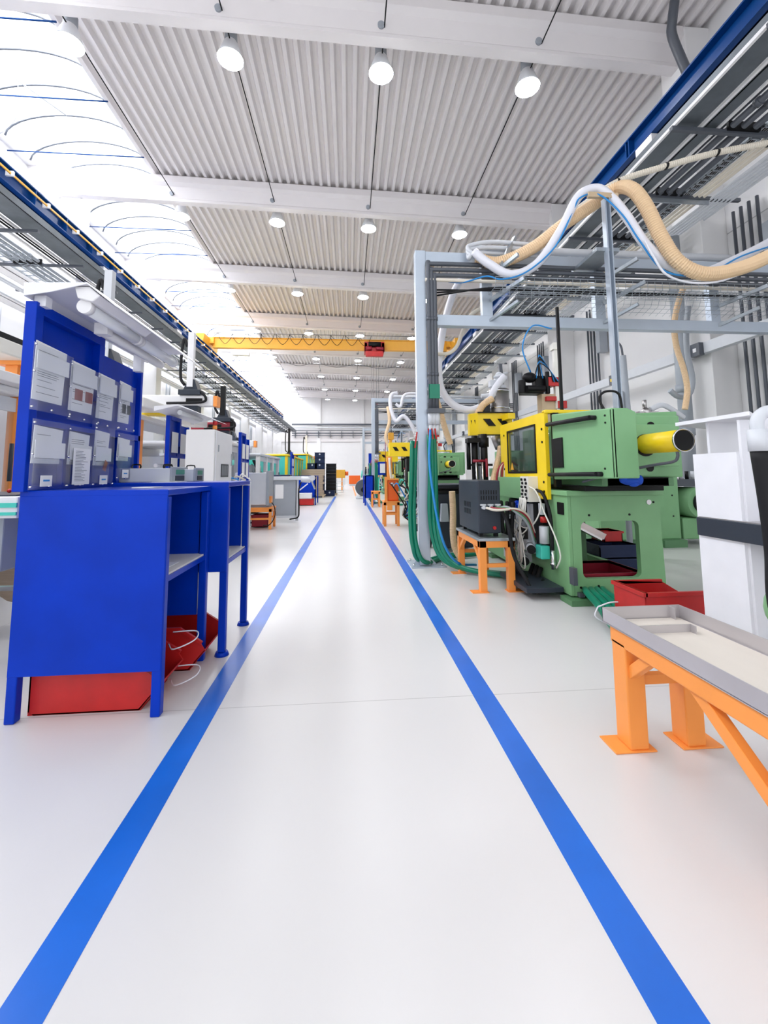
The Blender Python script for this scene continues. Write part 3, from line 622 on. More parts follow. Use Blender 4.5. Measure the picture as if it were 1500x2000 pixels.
    # sliding side guard with grab bars
    g = part('sliding_guard', MB().prism([(3.27, 1.2), (4.3, 1.18), (4.3, 1.86), (3.27, 1.77)], 'x', 2.12, 2.15).prism([(2.12, 1.2), (2.33, 1.2), (2.33, 1.74), (2.26, 1.77), (2.12, 1.77)], 'y', 3.27, 3.3), 'green', t, bev=.01)
    part('grab_bar', MB().cyl((2.07, 3.5, 1.72), (2.07, 4.3, 1.75), .022, 10).cyl((2.07, 3.5, 1.72), (2.13, 3.5, 1.72), .02, 8).cyl((2.07, 4.25, 1.75), (2.13, 4.25, 1.75), .02, 8), 'rubber', g)
    part('grab_bar', MB().cyl((2.07, 3.45, 1.235), (2.07, 4.3, 1.23), .02, 10).cyl((2.07, 3.45, 1.235), (2.13, 3.45, 1.235), .02, 8), 'rubber', g)
    m = MB()
    for y, z in ((3.36, 1.72), (3.4, 1.28), (3.36, 1.66)): m.cyl((2.12, y, z), (2.114, y, z), .009, 8)
    part('screws', m, 'black', g)
    part('gap_seal', MBox(2.14, 2.2, 4.3, 4.36, 1.1, 1.88), 'black', t)
    d = part('display', MBox(2.105, 2.12, 4.08, 4.3, 1.3, 1.6), 'black', g, bev=.004)
    # yellow safety door with window
    m = MB(); a0, a1, z0, z1 = 4.38, 5.72, .97, 1.9
    w0, w1, v0, v1 = 4.62, 5.45, 1.26, 1.78
    m.box(2.08, 2.12, a0, w0, z0, z1); m.box(2.08, 2.12, w1, a1, 1.05, z1); m.box(2.08, 2.12, w0, w1, z0, v0); m.box(2.08, 2.12, w0, w1, v1, z1)
    y2 = part('safety_door', m, 'yellow', t, 'yellow safety door')
    part('door_window', MBox(2.095, 2.1, w0, w1, v0, v1), 'door_pane', y2, 'smoked window pane')
    part('window_seal', MB().box(2.072, 2.08, w0-.015, w0+.012, v0-.015, v1+.015).box(2.072, 2.08, w1-.012, w1+.015, v0-.015, v1+.015).box(2.072, 2.08, w0, w1, v0-.015, v0+.01).box(2.072, 2.08, w0, w1, v1-.01, v1+.015), 'black', y2)
    m = MB()
    for y, z in ((4.45, 1.72), (4.45, 1.58), (4.45, 1.15), (4.45, 1.05), (5.58, 1.75), (5.6, 1.3), (5.6, 1.1)): m.cyl((2.08, y, z), (2.073, y, z), .014, 8)
    part('door_bolts', m, 'black', y2)
    part('warning_label', MB().prism([(5.3, 1.29), (5.4, 1.29), (5.35, 1.38)], 'x', 2.085, 2.09), 'crane_yellow', y2)
    part('door_hood', MB().box(2.08, 2.95, 4.36, 4.44, 1.88, 1.92).box(2.9, 2.95, 4.36, 4.44, 1.7, 1.9), 'yellow', y2, 'yellow roof strip', .01)
    part('mould_area', MB().box(2.3, 2.98, 4.4, 4.75, 1.2, 1.84).box(2.3, 2.98, 5.25, 5.5, 1.2, 1.8), 'green', t, bev=.01)
    part('mould', MB().box(2.4, 2.85, 4.75, 4.98, 1.25, 1.7).box(2.4, 2.85, 5.02, 5.25, 1.25, 1.7), 'steel', t, bev=.01)
    for x in (2.4, 2.88):
        for z in (1.3, 1.7): part('tie_bar', MB().cyl((x, 4.3, z), (x, 5.6, z), .035, 12), 'chrome', t)
    # injection unit
    u = part('injection_unit', MB().box(2.35, 2.9, 5.75, 6.5, 1.2, 1.55).cyl((2.62, 5.5, 1.45), (2.62, 7.0, 1.45), .09, 16).box(2.4, 2.85, 6.5, 6.9, 1.2, 1.6), 'green', t, bev=.01)
    part('blowoff', MB().cyl((2.15, 5.9, 1.42), (2.4, 5.9, 1.42), .06, 12).cyl((2.1, 5.85, 1.3), (2.4, 5.85, 1.3), .045, 12).box(2.1, 2.3, 5.8, 6.3, 1.2, 1.32), 'green_dark', u)
    hp = part('hopper', MB().cyl((2.28, 6.3, 1.85), (2.28, 6.3, 2.52), .155, 28).cyl((2.28, 6.3, 1.6), (2.28, 6.3, 1.85), .07, 16, .155), 'hopper_steel', t, 'brushed steel hopper')
    part('hopper_band', MB().cyl((2.28, 6.3, 2.22), (2.28, 6.3, 2.24), .165, 28).cyl((2.28, 6.3, 2.48), (2.28, 6.3, 2.5), .165, 28), 'chrome', hp)
    part('loader_head', MB().cyl((2.28, 6.3, 2.52), (2.28, 6.3, 2.58), .12, 20).cyl((2.28, 6.3, 2.58), (2.28, 6.3, 2.72), .09, 20, .05).box(2.14, 2.22, 6.24, 6.34, 2.56, 2.66).sphere((2.3, 6.3, 2.74), .06).cyl((2.2, 6.25, 2.7), (2.42, 6.25, 2.78), .02, 8), 'light_grey', hp)
    part('filter_cup', MB().cyl((2.02, 6.2, 2.08), (2.02, 6.2, 2.34), .09, 18).cyl((2.02, 6.2, 1.95), (2.02, 6.2, 2.08), .04, 18, .09), 'charcoal', hp)
    part('filter_ring', MB().cyl((2.02, 6.2, 2.1), (2.02, 6.2, 2.115), .094, 18), 'yellow', hp)
    part('spout', MB().cyl((1.98, 6.2, 2.4), (2.2, 6.2, 2.42), .035, 12), 'light_grey', hp)
    # striped hopper guard
    s = part('striped_guard', MB().prism([(1.86, 6.0), (2.36, 5.98), (2.36, 6.12), (1.76, 6.2), (1.76, 6.1)], 'z', 1.8, 2.12), 'yellow', t, 'yellow guard box with black stripes', .006)
    m = MB()
    for x in (1.93, 2.14): m.prism([(x, 2.03), (x+.1, 2.03), (x+.18, 1.93), (x+.08, 1.93)], 'y', 5.97, 6.0)
    for q in (.15, .55):
        x = 1.76+.1*q; y = 6.1-.1*q
        m.prism([(x, 2.02), (x+.03, 2.02), (x+.045, 1.94), (x+.015, 1.94)], 'y', y-.012, y+.01)
    part('black_stripes', m, 'black', s)
    part('guard_edge', MB().box(1.85, 2.37, 5.965, 6.0, 2.115, 2.13).box(1.85, 2.37, 5.965, 6.0, 1.79, 1.803), 'black', s)
    part('bridge_bar', MB().box(2.2, 2.3, 5.72, 6.0, 2.0, 2.08), 'yellow', s)
    # dark cylinders below the guard
    e = part('cylinder_bank', MB().cyl((1.78, 5.95, 1.15), (1.78, 5.95, 1.78), .045, 14).cyl((1.9, 5.9, 1.15), (1.9, 5.9, 1.8), .05, 14).cyl((1.7, 5.98, 1.3), (1.7, 5.98, 1.74), .03, 12), 'black', t)
    part('bank_caps', MB().cyl((1.9, 5.9, 1.62), (1.9, 5.9, 1.75), .07, 14).box(1.66, 1.84, 5.86, 6.0, 1.68, 1.74).box(1.7, 2.0, 5.84, 5.9, 1.35, 1.38), 'black', e)
    part('bank_fittings', MB().cyl((1.72, 5.84, 1.42), (1.9, 5.84, 1.42), .02, 8).cyl((1.9, 5.8, 1.2), (1.9, 5.8, 1.45), .016, 8), 'red_dark', e)
    part('bank_rods', MB().cyl((1.84, 5.8, .95), (1.84, 5.8, 1.4), .014, 8).cyl((1.76, 5.82, .95), (1.76, 5.82, 1.4), .012, 8), 'chrome', e)
    part('feed_hose', MB().tube([(2.14, 5.9, 1.62), (2.1, 5.85, 1.5), (1.98, 5.75, 1.2), (1.94, 5.7, 1.05)], .04, 10, 5, ring=.02), 'hose_beige', e)
    for i in range(5):
        part('hydraulic_hose', MB().tube([(1.95+.04*i, 5.6, 1.05), (2.0+.03*i, 5.62, 1.3+.02*i), (2.15, 5.66, 1.42-.03*i), (2.3, 5.7, 1.35-.05*i)], .014, 8, 5), 'hose_cream' if i % 2 else 'red_dark', e)
    # switch box with connectors and loose wires
    k = part('switch_box', MB().box(1.98, 2.14, 4.82, 5.62, .95, 1.2), 'green', t, bev=.006)
    p = part('connector_plate', MB().box(1.97, 2.1, 4.6, 4.82, .93, 1.21), 'cream', k)
    m = MB()
    for i in range(6):
        for j in range(2): m.cyl((1.97, 4.65+.1*j+.02*(i % 2), .97+.041*i), (1.955, 4.65+.1*j+.02*(i % 2), .97+.041*i), .015, 10)
    part('connector_plugs', m, 'black', p)
    v = part('valve_manifold', MB().box(2.08, 2.3, 4.55, 5.5, .36, .92), 'black', t, bev=.01)
    part('manifold_plate', MB().box(2.05, 2.09, 4.75, 4.85, .35, .9).box(2.05, 2.09, 5.1, 5.2, .3, .9), 'light_grey', v)
    for (y, z) in ((4.95, .62), (4.88, .28), (5.3, .66), (5.25, .42), (4.7, .44), (5.35, .24)):
        q = part('valve_block', MB().box(1.98, 2.1, y, y+.12, z-.05, z+.06), 'light_grey', v, bev=.004)
        part('solenoid', MB().cyl((2.0, y, z), (1.96, y-.13, z-.01), .048, 16), 'light_grey', q)
        part('solenoid_cap', MB().cyl((1.96, y-.13, z-.01), (1.955, y-.15, z-.012), .046, 16), 'black', q)
    part('coil', MB().box(1.98, 2.08, 5.0, 5.1, .8, .9).cyl((2.02, 4.95, .82), (2.02, 5.05, .9), .04, 12), 'blue', v)
    part('filter_bowl', MB().cyl((2.08, 4.5, .5), (2.08, 4.5, .68), .05, 18), 'light_grey', v); part('filter_base', MB().box(2.02, 2.12, 4.46, 4.6, .34, .48), 'teal', v, bev=.01)
    part('filter_knob', MB().cyl((2.08, 4.5, .72), (2.08, 4.5, .78), .035, 12), 'red', v)
    part('terminal', MB().box(2.06, 2.1, 4.5, 4.57, .8, .92), 'light_grey', v)
    rnd = random.Random(3)
    for i in range(11):
        y = 4.65+.017*i; z = .97; y1 = rnd.uniform(4.7, 5.3); z1 = rnd.uniform(.3, .75); b_ = rnd.uniform(.08, .2)
        part('wire', MB().tube([(1.96, y, z), (1.94+rnd.uniform(-.02, .02), y+.02, .8), (1.93, 4.78, .66+rnd.uniform(-.02, .02)), (1.92, 4.74+rnd.uniform(-.1, .15), z1-b_), (1.95, y1-.05, z1-b_*.5), (2.0, y1, z1)], .0075, 6, 6), 'cream', k)
    part('wire', MB().tube([(2.02, 4.45, 1.0), (2.04, 4.4, .85), (2.08, 4.25, .6), (2.1, 4.2, .42), (2.1, 4.28, .3), (2.13, 4.36, .28)], .008, 6, 6), 'cream', k)
    part('wire', MB().tube([(1.98, 4.6, 1.1), (2.0, 4.48, 1.05), (2.02, 4.42, .9), (1.98, 4.5, .72), (1.95, 4.7, .64), (1.95, 5.0, .7)], .008, 6, 6), 'cream', k)
    part('hydraulic_hose', MB().tube([(2.06, 4.6, 1.06), (2.06, 4.44, 1.02), (2.09, 4.36, .8), (2.1, 4.36, .45)], .018, 8, 6), 'rubber', v); part('hose_fitting', MB().cyl((2.1, 4.36, .26), (2.1, 4.36, .45), .02, 10).cyl((2.1, 4.36, .3), (2.1, 4.36, .33), .03, 6), 'chrome', v)
    # robot on top of the machine
    r = part('robot_column', MB().box(2.42, 2.62, 5.45, 5.6, 1.85, 2.3), 'wood', t, 'olive robot column')
    part('robot_drive', MB().sphere((2.28, 5.5, 2.53), .09, (1.1, .8, .8)).box(2.16, 2.44, 5.42, 5.6, 2.3, 2.41).cyl((2.15, 5.45, 2.3), (2.15, 5.45, 2.48), .05, 12).box(2.36, 2.6, 5.5, 5.62, 2.4, 2.56).cyl((2.2, 5.4, 2.36), (2.44, 5.4, 2.36), .045, 12).cyl((2.5, 5.44, 2.3), (2.5, 5.44, 2.6), .03, 10), 'black', r, bev=.01)
    part('robot_valves', MB().box(2.5, 2.66, 5.4, 5.5, 2.4, 2.52).box(2.46, 2.6, 5.4, 5.46, 2.2, 2.26).box(2.62, 2.74, 5.4, 5.46, 2.1, 2.2), 'red', r, bev=.005)
    part('robot_arm', MB().box(2.6, 2.66, 5.42, 5.48, 2.1, 3.0).box(2.58, 2.69, 5.4, 5.5, 2.9, 2.98), 'cream', r)
    for i in range(5):
        part('air_tube', MB().tube([(2.3+.03*i, 5.4, 2.5), (2.35, 5.34, 2.68+.03*i), (2.5, 5.36, 2.6), (2.56+.02*i, 5.4, 2.45)], .007, 6, 6), 'hose_blue' if i % 3 == 1 else 'rubber', r)
    part('air_tube', MB().tube([(2.3, 5.5, 2.6), (2.2, 5.5, 2.95), (2.35, 5.5, 3.25), (2.6, 5.45, 3.2)], .01, 6, 6), 'hose_blue', r)
    part('guide_pole', MB().box(2.44, 2.47, 4.7, 4.73, 1.85, 3.2), 'black', t); part('guide_pole', MB().bar((2.42, 6.4, 1.9), (2.36, 6.4, 2.95), .05, .05), 'pipe_grey', t)
    part('cable_loop', MB().tube([(2.75, 4.35, 1.9), (2.72, 4.4, 2.05), (2.8, 4.4, 2.13), (2.95, 4.4, 2.1), (2.98, 4.4, 1.85)], .013, 8, 6), 'rubber', t)
    return t
mach = machine()
for o in mach.children:
    if o.name.startswith('robot_column'): o.location.x += .15
MT = ['', 'second green moulding machine from the camera, behind the wheeled bin', 'third green moulding machine from the camera, beyond the second portal post', 'fourth green moulding machine from the camera on the right', 'fifth green moulding machine from the camera on the right', 'farthest green moulding machine on the right']
for k, yy in enumerate((11.9, 19.4, 26.8, 34, 41.5)):
    dup(mach, (2.62, yy, 0), MT[k+1])
# rag, hose bundle end, trays inside the base
m = MB(); m.sphere((2.55, 3.72, 1.165), .07, (1.1, .7, .5)); m.sphere((2.63, 3.72, 1.18), .045, (1, .6, 1.1)); m.sphere((2.49, 3.72, 1.18), .035, (1.2, .8, 1)); m.sphere((2.57, 3.7, 1.14), .03, (1.5, 1, .8))
solo('rag', m, 'cloth_blue', 'crumpled blue rag stuffed under the clamp of the nearest green machine', 'rag', (2.62, 3.6, 1.2))
def euro_crate(x0, x1, y0, y1, z0, h, name, mt, label, group=None, cat='crate', detail=True):
    t = thing(name, label, cat, ((x0+x1)/2, (y0+y1)/2, z0), group); tk = .012
    part('body', MB().box(x0, x1, y0, y0+tk, z0, z0+h).box(x0, x1, y1-tk, y1, z0, z0+h).box(x0, x0+tk, y0, y1, z0, z0+h).box(x1-tk, x1, y0, y1, z0, z0+h).box(x0, x1, y0, y1, z0, z0+tk), mt, t)
    part('rim', MB().box(x0-.012, x1+.012, y0-.012, y0+tk, z0+h-.025, z0+h).box(x0-.012, x1+.012, y1-tk, y1+.012, z0+h-.025, z0+h).box(x0-.012, x0+tk, y0, y1, z0+h-.025, z0+h).box(x1-tk, x1+.012, y0, y1, z0+h-.025, z0+h), mt, t)
    return t
euro_crate(2.24, 3.0, 4.25, 4.85, .105, .13, 'parts_tray', 'red_dark', 'flat dark red tray inside the base of the nearest green machine', cat='tray')
for i in range(2): euro_crate(3.14, 3.66, 5.25, 5.8, .17*i, .165, 'navy_crate', 'navy', 'navy crate seen through the base window of the nearest green machine', 'navy crates behind the nearest green machine')
# ---------------------------------------------------------------- machine against the right wall
t = thing('green_cabinet', 'green machine cabinet with a motor, seen behind the nearest machine', 'machine', (4.6, 7.0, 0))
part('front_panel', MBox(4.2, 5.62, 6.95, 7.0, .12, 1.32), 'green', t, bev=.01)
part('plinth', MBox(4.2, 5.62, 7.0, 8.6, .0, .14), 'green_dark', t)
part('body', MBox(4.2, 5.62, 7.0, 8.6, .14, 1.3), 'green', t, bev=.01)
m = MB()
for x in (4.9, 5.2, 5.5):
    for z in (.5, .85, 1.18): m.cyl((x, 6.95, z), (x, 6.944, z), .014, 8)
part('bolts', m, 'black', t)
part('shelf', MB().box(5.62, 6.6, 7.0, 8.2, 1.0, 1.12), 'pipe_grey', t)
for i in range(6): part('shelf_part', MB().cyl((5.7+.11*i, 7.1, 1.12), (5.7+.11*i, 7.1, 1.26), .03, 8), 'light_grey' if i % 2 else 'black', t)
mo = part('motor', MB().cyl((6.0, 6.9, .72), (6.0, 7.7, .72), .26, 28), 'green', t)
part('fan_cover', MB().cyl((6.0, 6.86, .72), (6.0, 6.9, .72), .17, 24), 'rubber', mo)
part('tank', MBox(5.7, 6.3, 7.0, 7.8, .1, .46), 'green', t, bev=.02)
part('foot', MBox(5.2, 5.6, 6.8, 6.95, 0, .12), 'green_dark', t)
euro_crate(3.3, 3.55, 5.4, 5.7, .345, .14, 'red_bin', 'red', 'small red bin seen through the base window of the nearest machine', cat='bin')
# dryer behind
t = thing('material_dryer', 'small grey hopper loader standing behind the yellow cylinder', 'hopper', (4.45, 6.0, 1.3))
part('pole', MB().cyl((4.05, 6.0, 0), (4.05, 6.0, 2.45), .04, 12), 'grey', t); part('pole', MB().cyl((4.2, 6.0, 0), (4.12, 6.0, 3.0), .045, 12), 'grey', t)
part('cable', MB().tube([(4.12, 6.0, 3.0), (4.1, 6.0, 3.15), (4.02, 6.0, 3.25), (4.03, 6.0, 3.36)], .015, 6, 5), 'pipe_grey', t)
part('loader', MB().cyl((4.5, 6.0, 1.7), (4.5, 6.0, 2.0), .12, 20).cyl((4.45, 6, 2.0), (4.45, 6, 2.1), .08, 16).sphere((4.43, 6, 2.14), .07).cyl((4.4, 5.98, 2.2), (4.4, 5.98, 2.32), .03, 8).box(4.3, 4.6, 5.96, 6.04, 2.12, 2.15), 'steel', t)
part('jar', MBox(4.55, 4.85, 5.9, 6.15, 1.7, 1.98), 'light_grey', t, bev=.02); part('stand', MB().box(4.42, 4.5, 5.96, 6.04, 0, 1.7).box(4.4, 4.85, 5.9, 6.1, 1.66, 1.7), 'green_dark', t)
part('bend', MB().tube([(4.5, 6, 2.18), (4.7, 6, 2.25), (4.95, 6.05, 2.15), (5.1, 6.1, 2.08)], .04, 10, 5), 'light_grey', t)
# ---------------------------------------------------------------- open-front red stacking bins
def picking_bin(x0, x1, y0, y1, h, front, label, z0=0, mt='red'):
    # front: side with the low lip: '+y','+x'
    t = thing('picking_bin', label, 'bin', ((x0+x1)/2, (y0+y1)/2, z0)); k = .008; e = .03
    m = MB()
    if front == '+x':
        side = [(x0, z0+.02), (x0+e, z0), (x1-.1, z0), (x1, z0+.12), (x1-.03, z0+h*.62), (x1-.16, z0+h), (x0, z0+h)]
        m.prism(side, 'y', y0, y0+k); m.prism(side, 'y', y1-k, y1); m.box(x0, x1-.09, y0, y1, z0+.001, z0+k); m.box(x0, x0+k, y0, y1, z0+.01, z0+h)
        m.bar((x1-.1, (y0+y1)/2, z0+.005), (x1, (y0+y1)/2, z0+.12), y1-y0, k)
        part('body', m, mt, t)
        m = MB(); m.box(x0-.012, x1-.15, y0-.014, y0+.004, z0+h-.025, z0+h); m.box(x0-.012, x1-.15, y1-.004, y1+.014, z0+h-.025, z0+h); m.box(x0-.014, x0+.004, y0, y1, z0+h-.025, z0+h)
        m.bar((x1-.16, y0-.003, z0+h-.012), (x1-.02, y0-.003, z0+h*.62), .02, .02); m.bar((x1-.16, y1+.003, z0+h-.012), (x1-.02, y1+.003, z0+h*.62), .02, .02)
    else:
        side = [(y0, z0+.02), (y0+e, z0), (y1-.1, z0), (y1, z0+.12), (y1-.03, z0+h*.62), (y1-.16, z0+h), (y0, z0+h)]
        m.prism(side, 'x', x0, x0+k); m.prism(side, 'x', x1-k, x1); m.box(x0, x1, y0, y1-.09, z0+.001, z0+k); m.box(x0, x1, y0, y0+k, z0+.01, z0+h)
        m.bar(((x0+x1)/2, y1-.1, z0+.005), ((x0+x1)/2, y1, z0+.12), x1-x0, k)
        part('body', m, mt, t)
        m = MB(); m.box(x0-.014, x0+.004, y0, y1-.15, z0+h-.025, z0+h); m.box(x1-.004, x1+.014, y0, y1-.15, z0+h-.025, z0+h); m.box(x0, x1, y0-.014, y0+.004, z0+h-.025, z0+h)
    part('rim', m, mt, t)
    return t
t = thing('picking_bin', 'red open bin on the floor between bench and nearest green machine', 'bin', (2.45, 3.3, 0))
m = MB(); z0, h = .06, .30
m.prism([(2.22, z0), (2.76, z0), (2.78, z0+.17), (2.6, z0+h-.02), (2.18, z0+h)], 'y', 3.46, 3.47)
m.prism([(2.22, z0), (2.86, z0), (2.88, z0+.2), (2.82, z0+h-.02), (2.18, z0+h)], 'y', 3.1, 3.11)
m.box(2.2, 2.84, 3.1, 3.47, z0, z0+.01); m.box(2.18, 2.19, 3.1, 3.47, z0, z0+h); m.box(2.84, 2.85, 3.1, 3.47, z0, z0+.14)
part('body', m, 'red', t)
part('rim', MB().box(2.165, 2.2, 3.085, 3.485, z0+h-.03, z0+h).box(2.18, 2.82, 3.085, 3.11, z0+h-.03, z0+h).box(2.18, 2.6, 3.46, 3.485, z0+h-.03, z0+h), 'red', t, bev=.003)
part('skid', MBox(2.25, 2.8, 3.15, 3.42, 0, .06), 'red', t)
# green hose bundle in the foreground behind the bench
for i in range(4):
    solo('coolant_hose', MB().tube([(2.35+.06*i, 4.25, .1), (2.22+.06*i, 3.95, .13), (2.12+.07*i, 3.6, .12), (2.02+.07*i, 3.2, .06), (2.05+.05*i, 2.8, .045), (2.3+.05*i, 2.4, .045), (2.9, 1.9+.05*i, .045)], .032, 10, 6), 'hose_green', 'green hose of the tied bundle between machine foot and orange bench', 'hose', (2.15, 3.7, .1), 'green hoses tied together behind the orange bench')
solo('hose_tie', MB().tube([(2.02, 3.45, .16), (2.15, 3.43, .2), (2.36, 3.42, .17), (2.38, 3.4, .05), (2.15, 3.43, .02), (2.0, 3.45, .08), (2.02, 3.45, .16)], .006, 6, 5), 'hose_white', 'white tie around the green hoses behind the orange bench', 'tie', (2.2, 3.43, .1))
# ---------------------------------------------------------------- orange bench with steel tray
t = thing('orange_bench', 'long orange steel bench in the right foreground', 'bench', (1.45, 1.5, 0))
for (x, y) in ((1.26, 2.0), (1.535, 2.0), (1.26, 1.22), (1.535, 1.22)):
    lg = part('leg', MBox(x, x+.09, y-.05, y+.05, .006, .46), 'orange', t, bev=.006)
    part('foot_plate', MBox((x-.075 if y > 1.5 else x) if x < 1.4 else x-.03, x+.12 if x < 1.4 else x+.165, y-.06, y+.07, 0, .007), 'orange', lg, bev=.002)
part('frame', MB().box(1.26, 1.32, .4, 2.06, .44, .515).box(1.57, 1.63, .4, 2.06, .44, .515).box(1.32, 1.57, 2.0, 2.06, .44, .515), 'orange', t, bev=.006)
part('rung', MB().box(1.35, 1.535, 1.98, 2.02, .27, .31), 'orange', t)
part('brace', MB().bar((1.295, 2.0, .3), (1.295, 1.82, .45), .04, .045), 'orange', t, bev=.003)
part('brace', MB().bar((1.295, 1.2, .18), (1.295, 1.58, .45), .04, .05), 'orange', t, bev=.003)
t = thing('steel_tray', 'shallow folded steel tray lying on the orange bench', 'tray', (1.45, 1.4, .515))
part('pan', MB().box(1.25, 1.655, .4, 2.1, .516, .522).box(1.25, 1.254, .4, 2.1, .52, .585).box(1.651, 1.655, .4, 2.1, .52, .585).box(1.25, 1.655, 2.096, 2.1, .52, .585), 'tray_steel', t)
part('divider', MB().box(1.27, 1.55, 1.90, 1.905, .522, .56).box(1.547, 1.552, 1.87, 1.905, .522, .56), 'tray_steel', t); part('corner_tab', MBox(1.6, 1.605, 2.06, 2.098, .522, .58), 'tray_steel', t)
part('wood_bottom', MBox(1.26, 1.64, .42, 2.09, .522, .526), 'wood_pale', t, 'pale worn board in the bottom')
# ---------------------------------------------------------------- white workstation
t = thing('white_workstation', 'white board workstation with a dark shelf at the right edge', 'workstation', (2.55, 2.6, 0))
part('side_board', MBox(2.4, 2.72, 2.79, 2.81, 0, 1.37), 'melamine', t)
part('front_board', MBox(2.4, 2.42, 2.47, 2.79, 0, 1.37), 'melamine', t)
part('inner_board', MBox(2.52, 2.54, 1.6, 2.47, 0, 1.57), 'melamine', t)
part('inner_board', MBox(2.42, 2.54, 2.452, 2.47, 0, 1.57), 'melamine', t)
part('top_board', MB().prism([(2.4, 2.95), (2.4, 2.36), (2.9, 2.75), (3.4, 3.1), (3.4, 3.4), (2.9, 3.2)], 'z', 1.585, 1.61), 'melamine', t)
part('divider', MB().box(2.47, 2.75, 2.74, 2.76, 1.37, 1.585), 'melamine', t)
s = part('shelf', MBox(2.38, 2.9, 1.8, 2.80, .82, .94), 'charcoal', t, 'dark shelf', .004)
part('shelf_top', MBox(2.39, 2.9, 1.82, 2.79, .94, .946), 'steel', s)
HX = .035
t = thing('pressure_hose', 'black wrapped hose with a pale elbow at the right edge', 'hose', (2.08, 2.0, 1.3))
part('hose', MB().tube([(2.07, 2.0, 1.36), (2.09, 2.0, 1.1), (2.10, 2.0, .85), (2.09, 2.0, .6), (2.1, 1.95, .3)], .04, 14, 5), 'rubber', t)
part('elbow', MB().tube([(2.07, 2.0, 1.45), (2.07, 2.0, 1.5), (2.1, 2.0, 1.54), (2.17, 2.0, 1.56), (2.35, 2.0, 1.55)], .03, 14, 5), 'light_grey', t)
part('ferrule', MB().cyl((2.07, 2.0, 1.35), (2.07, 2.0, 1.46), .045, 16), 'light_grey', t)
solo('machine_housing', MB().sphere((2.185, 2.0, .57), .14, (.95, .8, 1)), 'green', 'rounded pale green machine part just entering at the right edge', 'machine part', (2.15, 2, .6))
# ---------------------------------------------------------------- farther items right of the aisle
stand((.83, 10.3, 0), 'orange stand with the orange chiller, second along the right stripe', .38, .5, .6, 'orange', .06, False)
t = thing('chiller', 'orange chiller box standing on the second orange stand', 'chiller', (1.0, 10.5, .6))
part('casing', MBox(.92, 1.2, 10.35, 10.75, .6, 1.12), 'orange_deep', t, bev=.03); part('front_frame', MB().box(.86, .92, 10.32, 10.4, .6, 1.18).box(.92, 1.2, 10.32, 10.36, 1.1, 1.14), 'orange', t)
part('tap', MB().cyl((.98, 10.36, 1.02), (1.06, 10.28, 1.02), .02, 8).cyl((1.08, 10.3, .95), (1.08, 10.3, 1.0), .03, 8), 'steel', t)
for i in range(9):
    a = random.uniform(-.2, .2)
    solo('machine_cable', MB().tube([(1.0+.05*i, 10.4+a, 1.0), (1.05+.06*i, 10.3+a, .8+.3*random.random()), (1.35+.03*i, 10.2, .6+a), (1.3, 10.3+a, .25), (1.6, 10.4, .1+.05*i), (2.0, 10.8, .4+.05*i)], .016, 6, 5), ('rubber', 'hose_cream', 'hose_blue', 'rubber', 'teal')[i % 5], 'tangled cable between the orange chiller and the second machine', 'cable', (1.3, 10.3, .6), 'tangled cables beside the orange chiller')
for i in range(26):
    x = 1.35+.015*i+random.uniform(-.05, .05); z = random.uniform(.25, 1.1); y = 9.6+random.uniform(0, .6)
    solo('machine_cable', MB().tube([(x, y, z+.25), (x+random.uniform(-.15, .15), y-.05, z+.05), (x+random.uniform(-.1, .1), y, z-.15), (x+.2, y+.2, z-.1)], .012, 5, 4), ('hose_cream', 'rubber', 'grey', 'hose_white')[i % 4], 'short curling cable at the valve end of the second machine', 'cable', (x, y, z), 'curling cables at the second machine')
t = thing('valve_stack', 'black valve stack with hoses between stand and second machine', 'machine part', (1.5, 9.8, 0))
part('core', MB().box(1.45, 1.75, 9.9, 10.2, .3, 1.2).box(1.35, 1.5, 10.0, 10.3, .9, 1.6), 'black', t, bev=.01); part('foot', MBox(1.4, 1.85, 9.4, 9.9, .0, .1), 'black', t); part('tank', MBox(1.35, 1.6, 9.6, 9.8, .95, 1.3), 'green', t, bev=.01)
for q, (x, y, z) in enumerate(((1.5, 13.35, 1.82), (1.25, 18.2, 1.8))):
    t = thing('striped_guard', ('yellow guard box with black stripes over the second machine', 'yellow guard box with black stripes over the third machine')[q], 'guard', (x, y, z)); w_ = .72+.1*q
    part('box', MBox(x-.25, x+w_, y-.15, y+.2, z-.03, z+.4), 'yellow', t, bev=.01)
    m = MB()
    for dx in (-.15, .12): m.prism([(x+dx, z+.26), (x+dx+.12, z+.26), (x+dx+.2, z+.14), (x+dx+.08, z+.14)], 'y', y-.16, y-.15)
    part('black_stripes', m, 'black', t); part('post', MBox(x+.3, x+.38, y, y+.1, 0, z-.03), 'black', t)
stand((.86, 16.3, 0), 'orange stand beside the second portal post', .32, .5, .6, 'orange', .06, False)
t = thing('orange_post', 'tall orange post with a cream hose between second and third machine', 'post', (1.35, 14.9, 0))
part('post', MBox(1.32, 1.5, 14.9, 15.05, 0, 1.85), 'orange', t, bev=.01); part('hose', MB().tube([(1.4, 14.8, 1.8), (1.42, 14.7, 1.3), (1.5, 14.8, .9)], .04, 8, 5), 'hose_cream', t)
t = thing('chain_hoist', 'small yellow chain hoist hanging from the second portal', 'hoist', (1.75, 17.6, 2.9))
part('body', MB().box(1.62, 1.85, 17.5, 17.7, 2.65, 2.95).box(1.66, 1.78, 17.5, 17.65, 2.4, 2.65), 'crane_yellow', t, bev=.03); part('chain', MB().cyl((1.72, 17.6, 1.8), (1.72, 17.6, 2.4), .02, 6).cyl((1.5, 17.6, 1.4), (1.5, 17.6, 2.8), .015, 6), 'red_dark', t); part('suspension', MB().cyl((1.75, 17.6, 2.95), (1.75, 17.9, 4.3), .02, 6), 'pipe_grey', t)
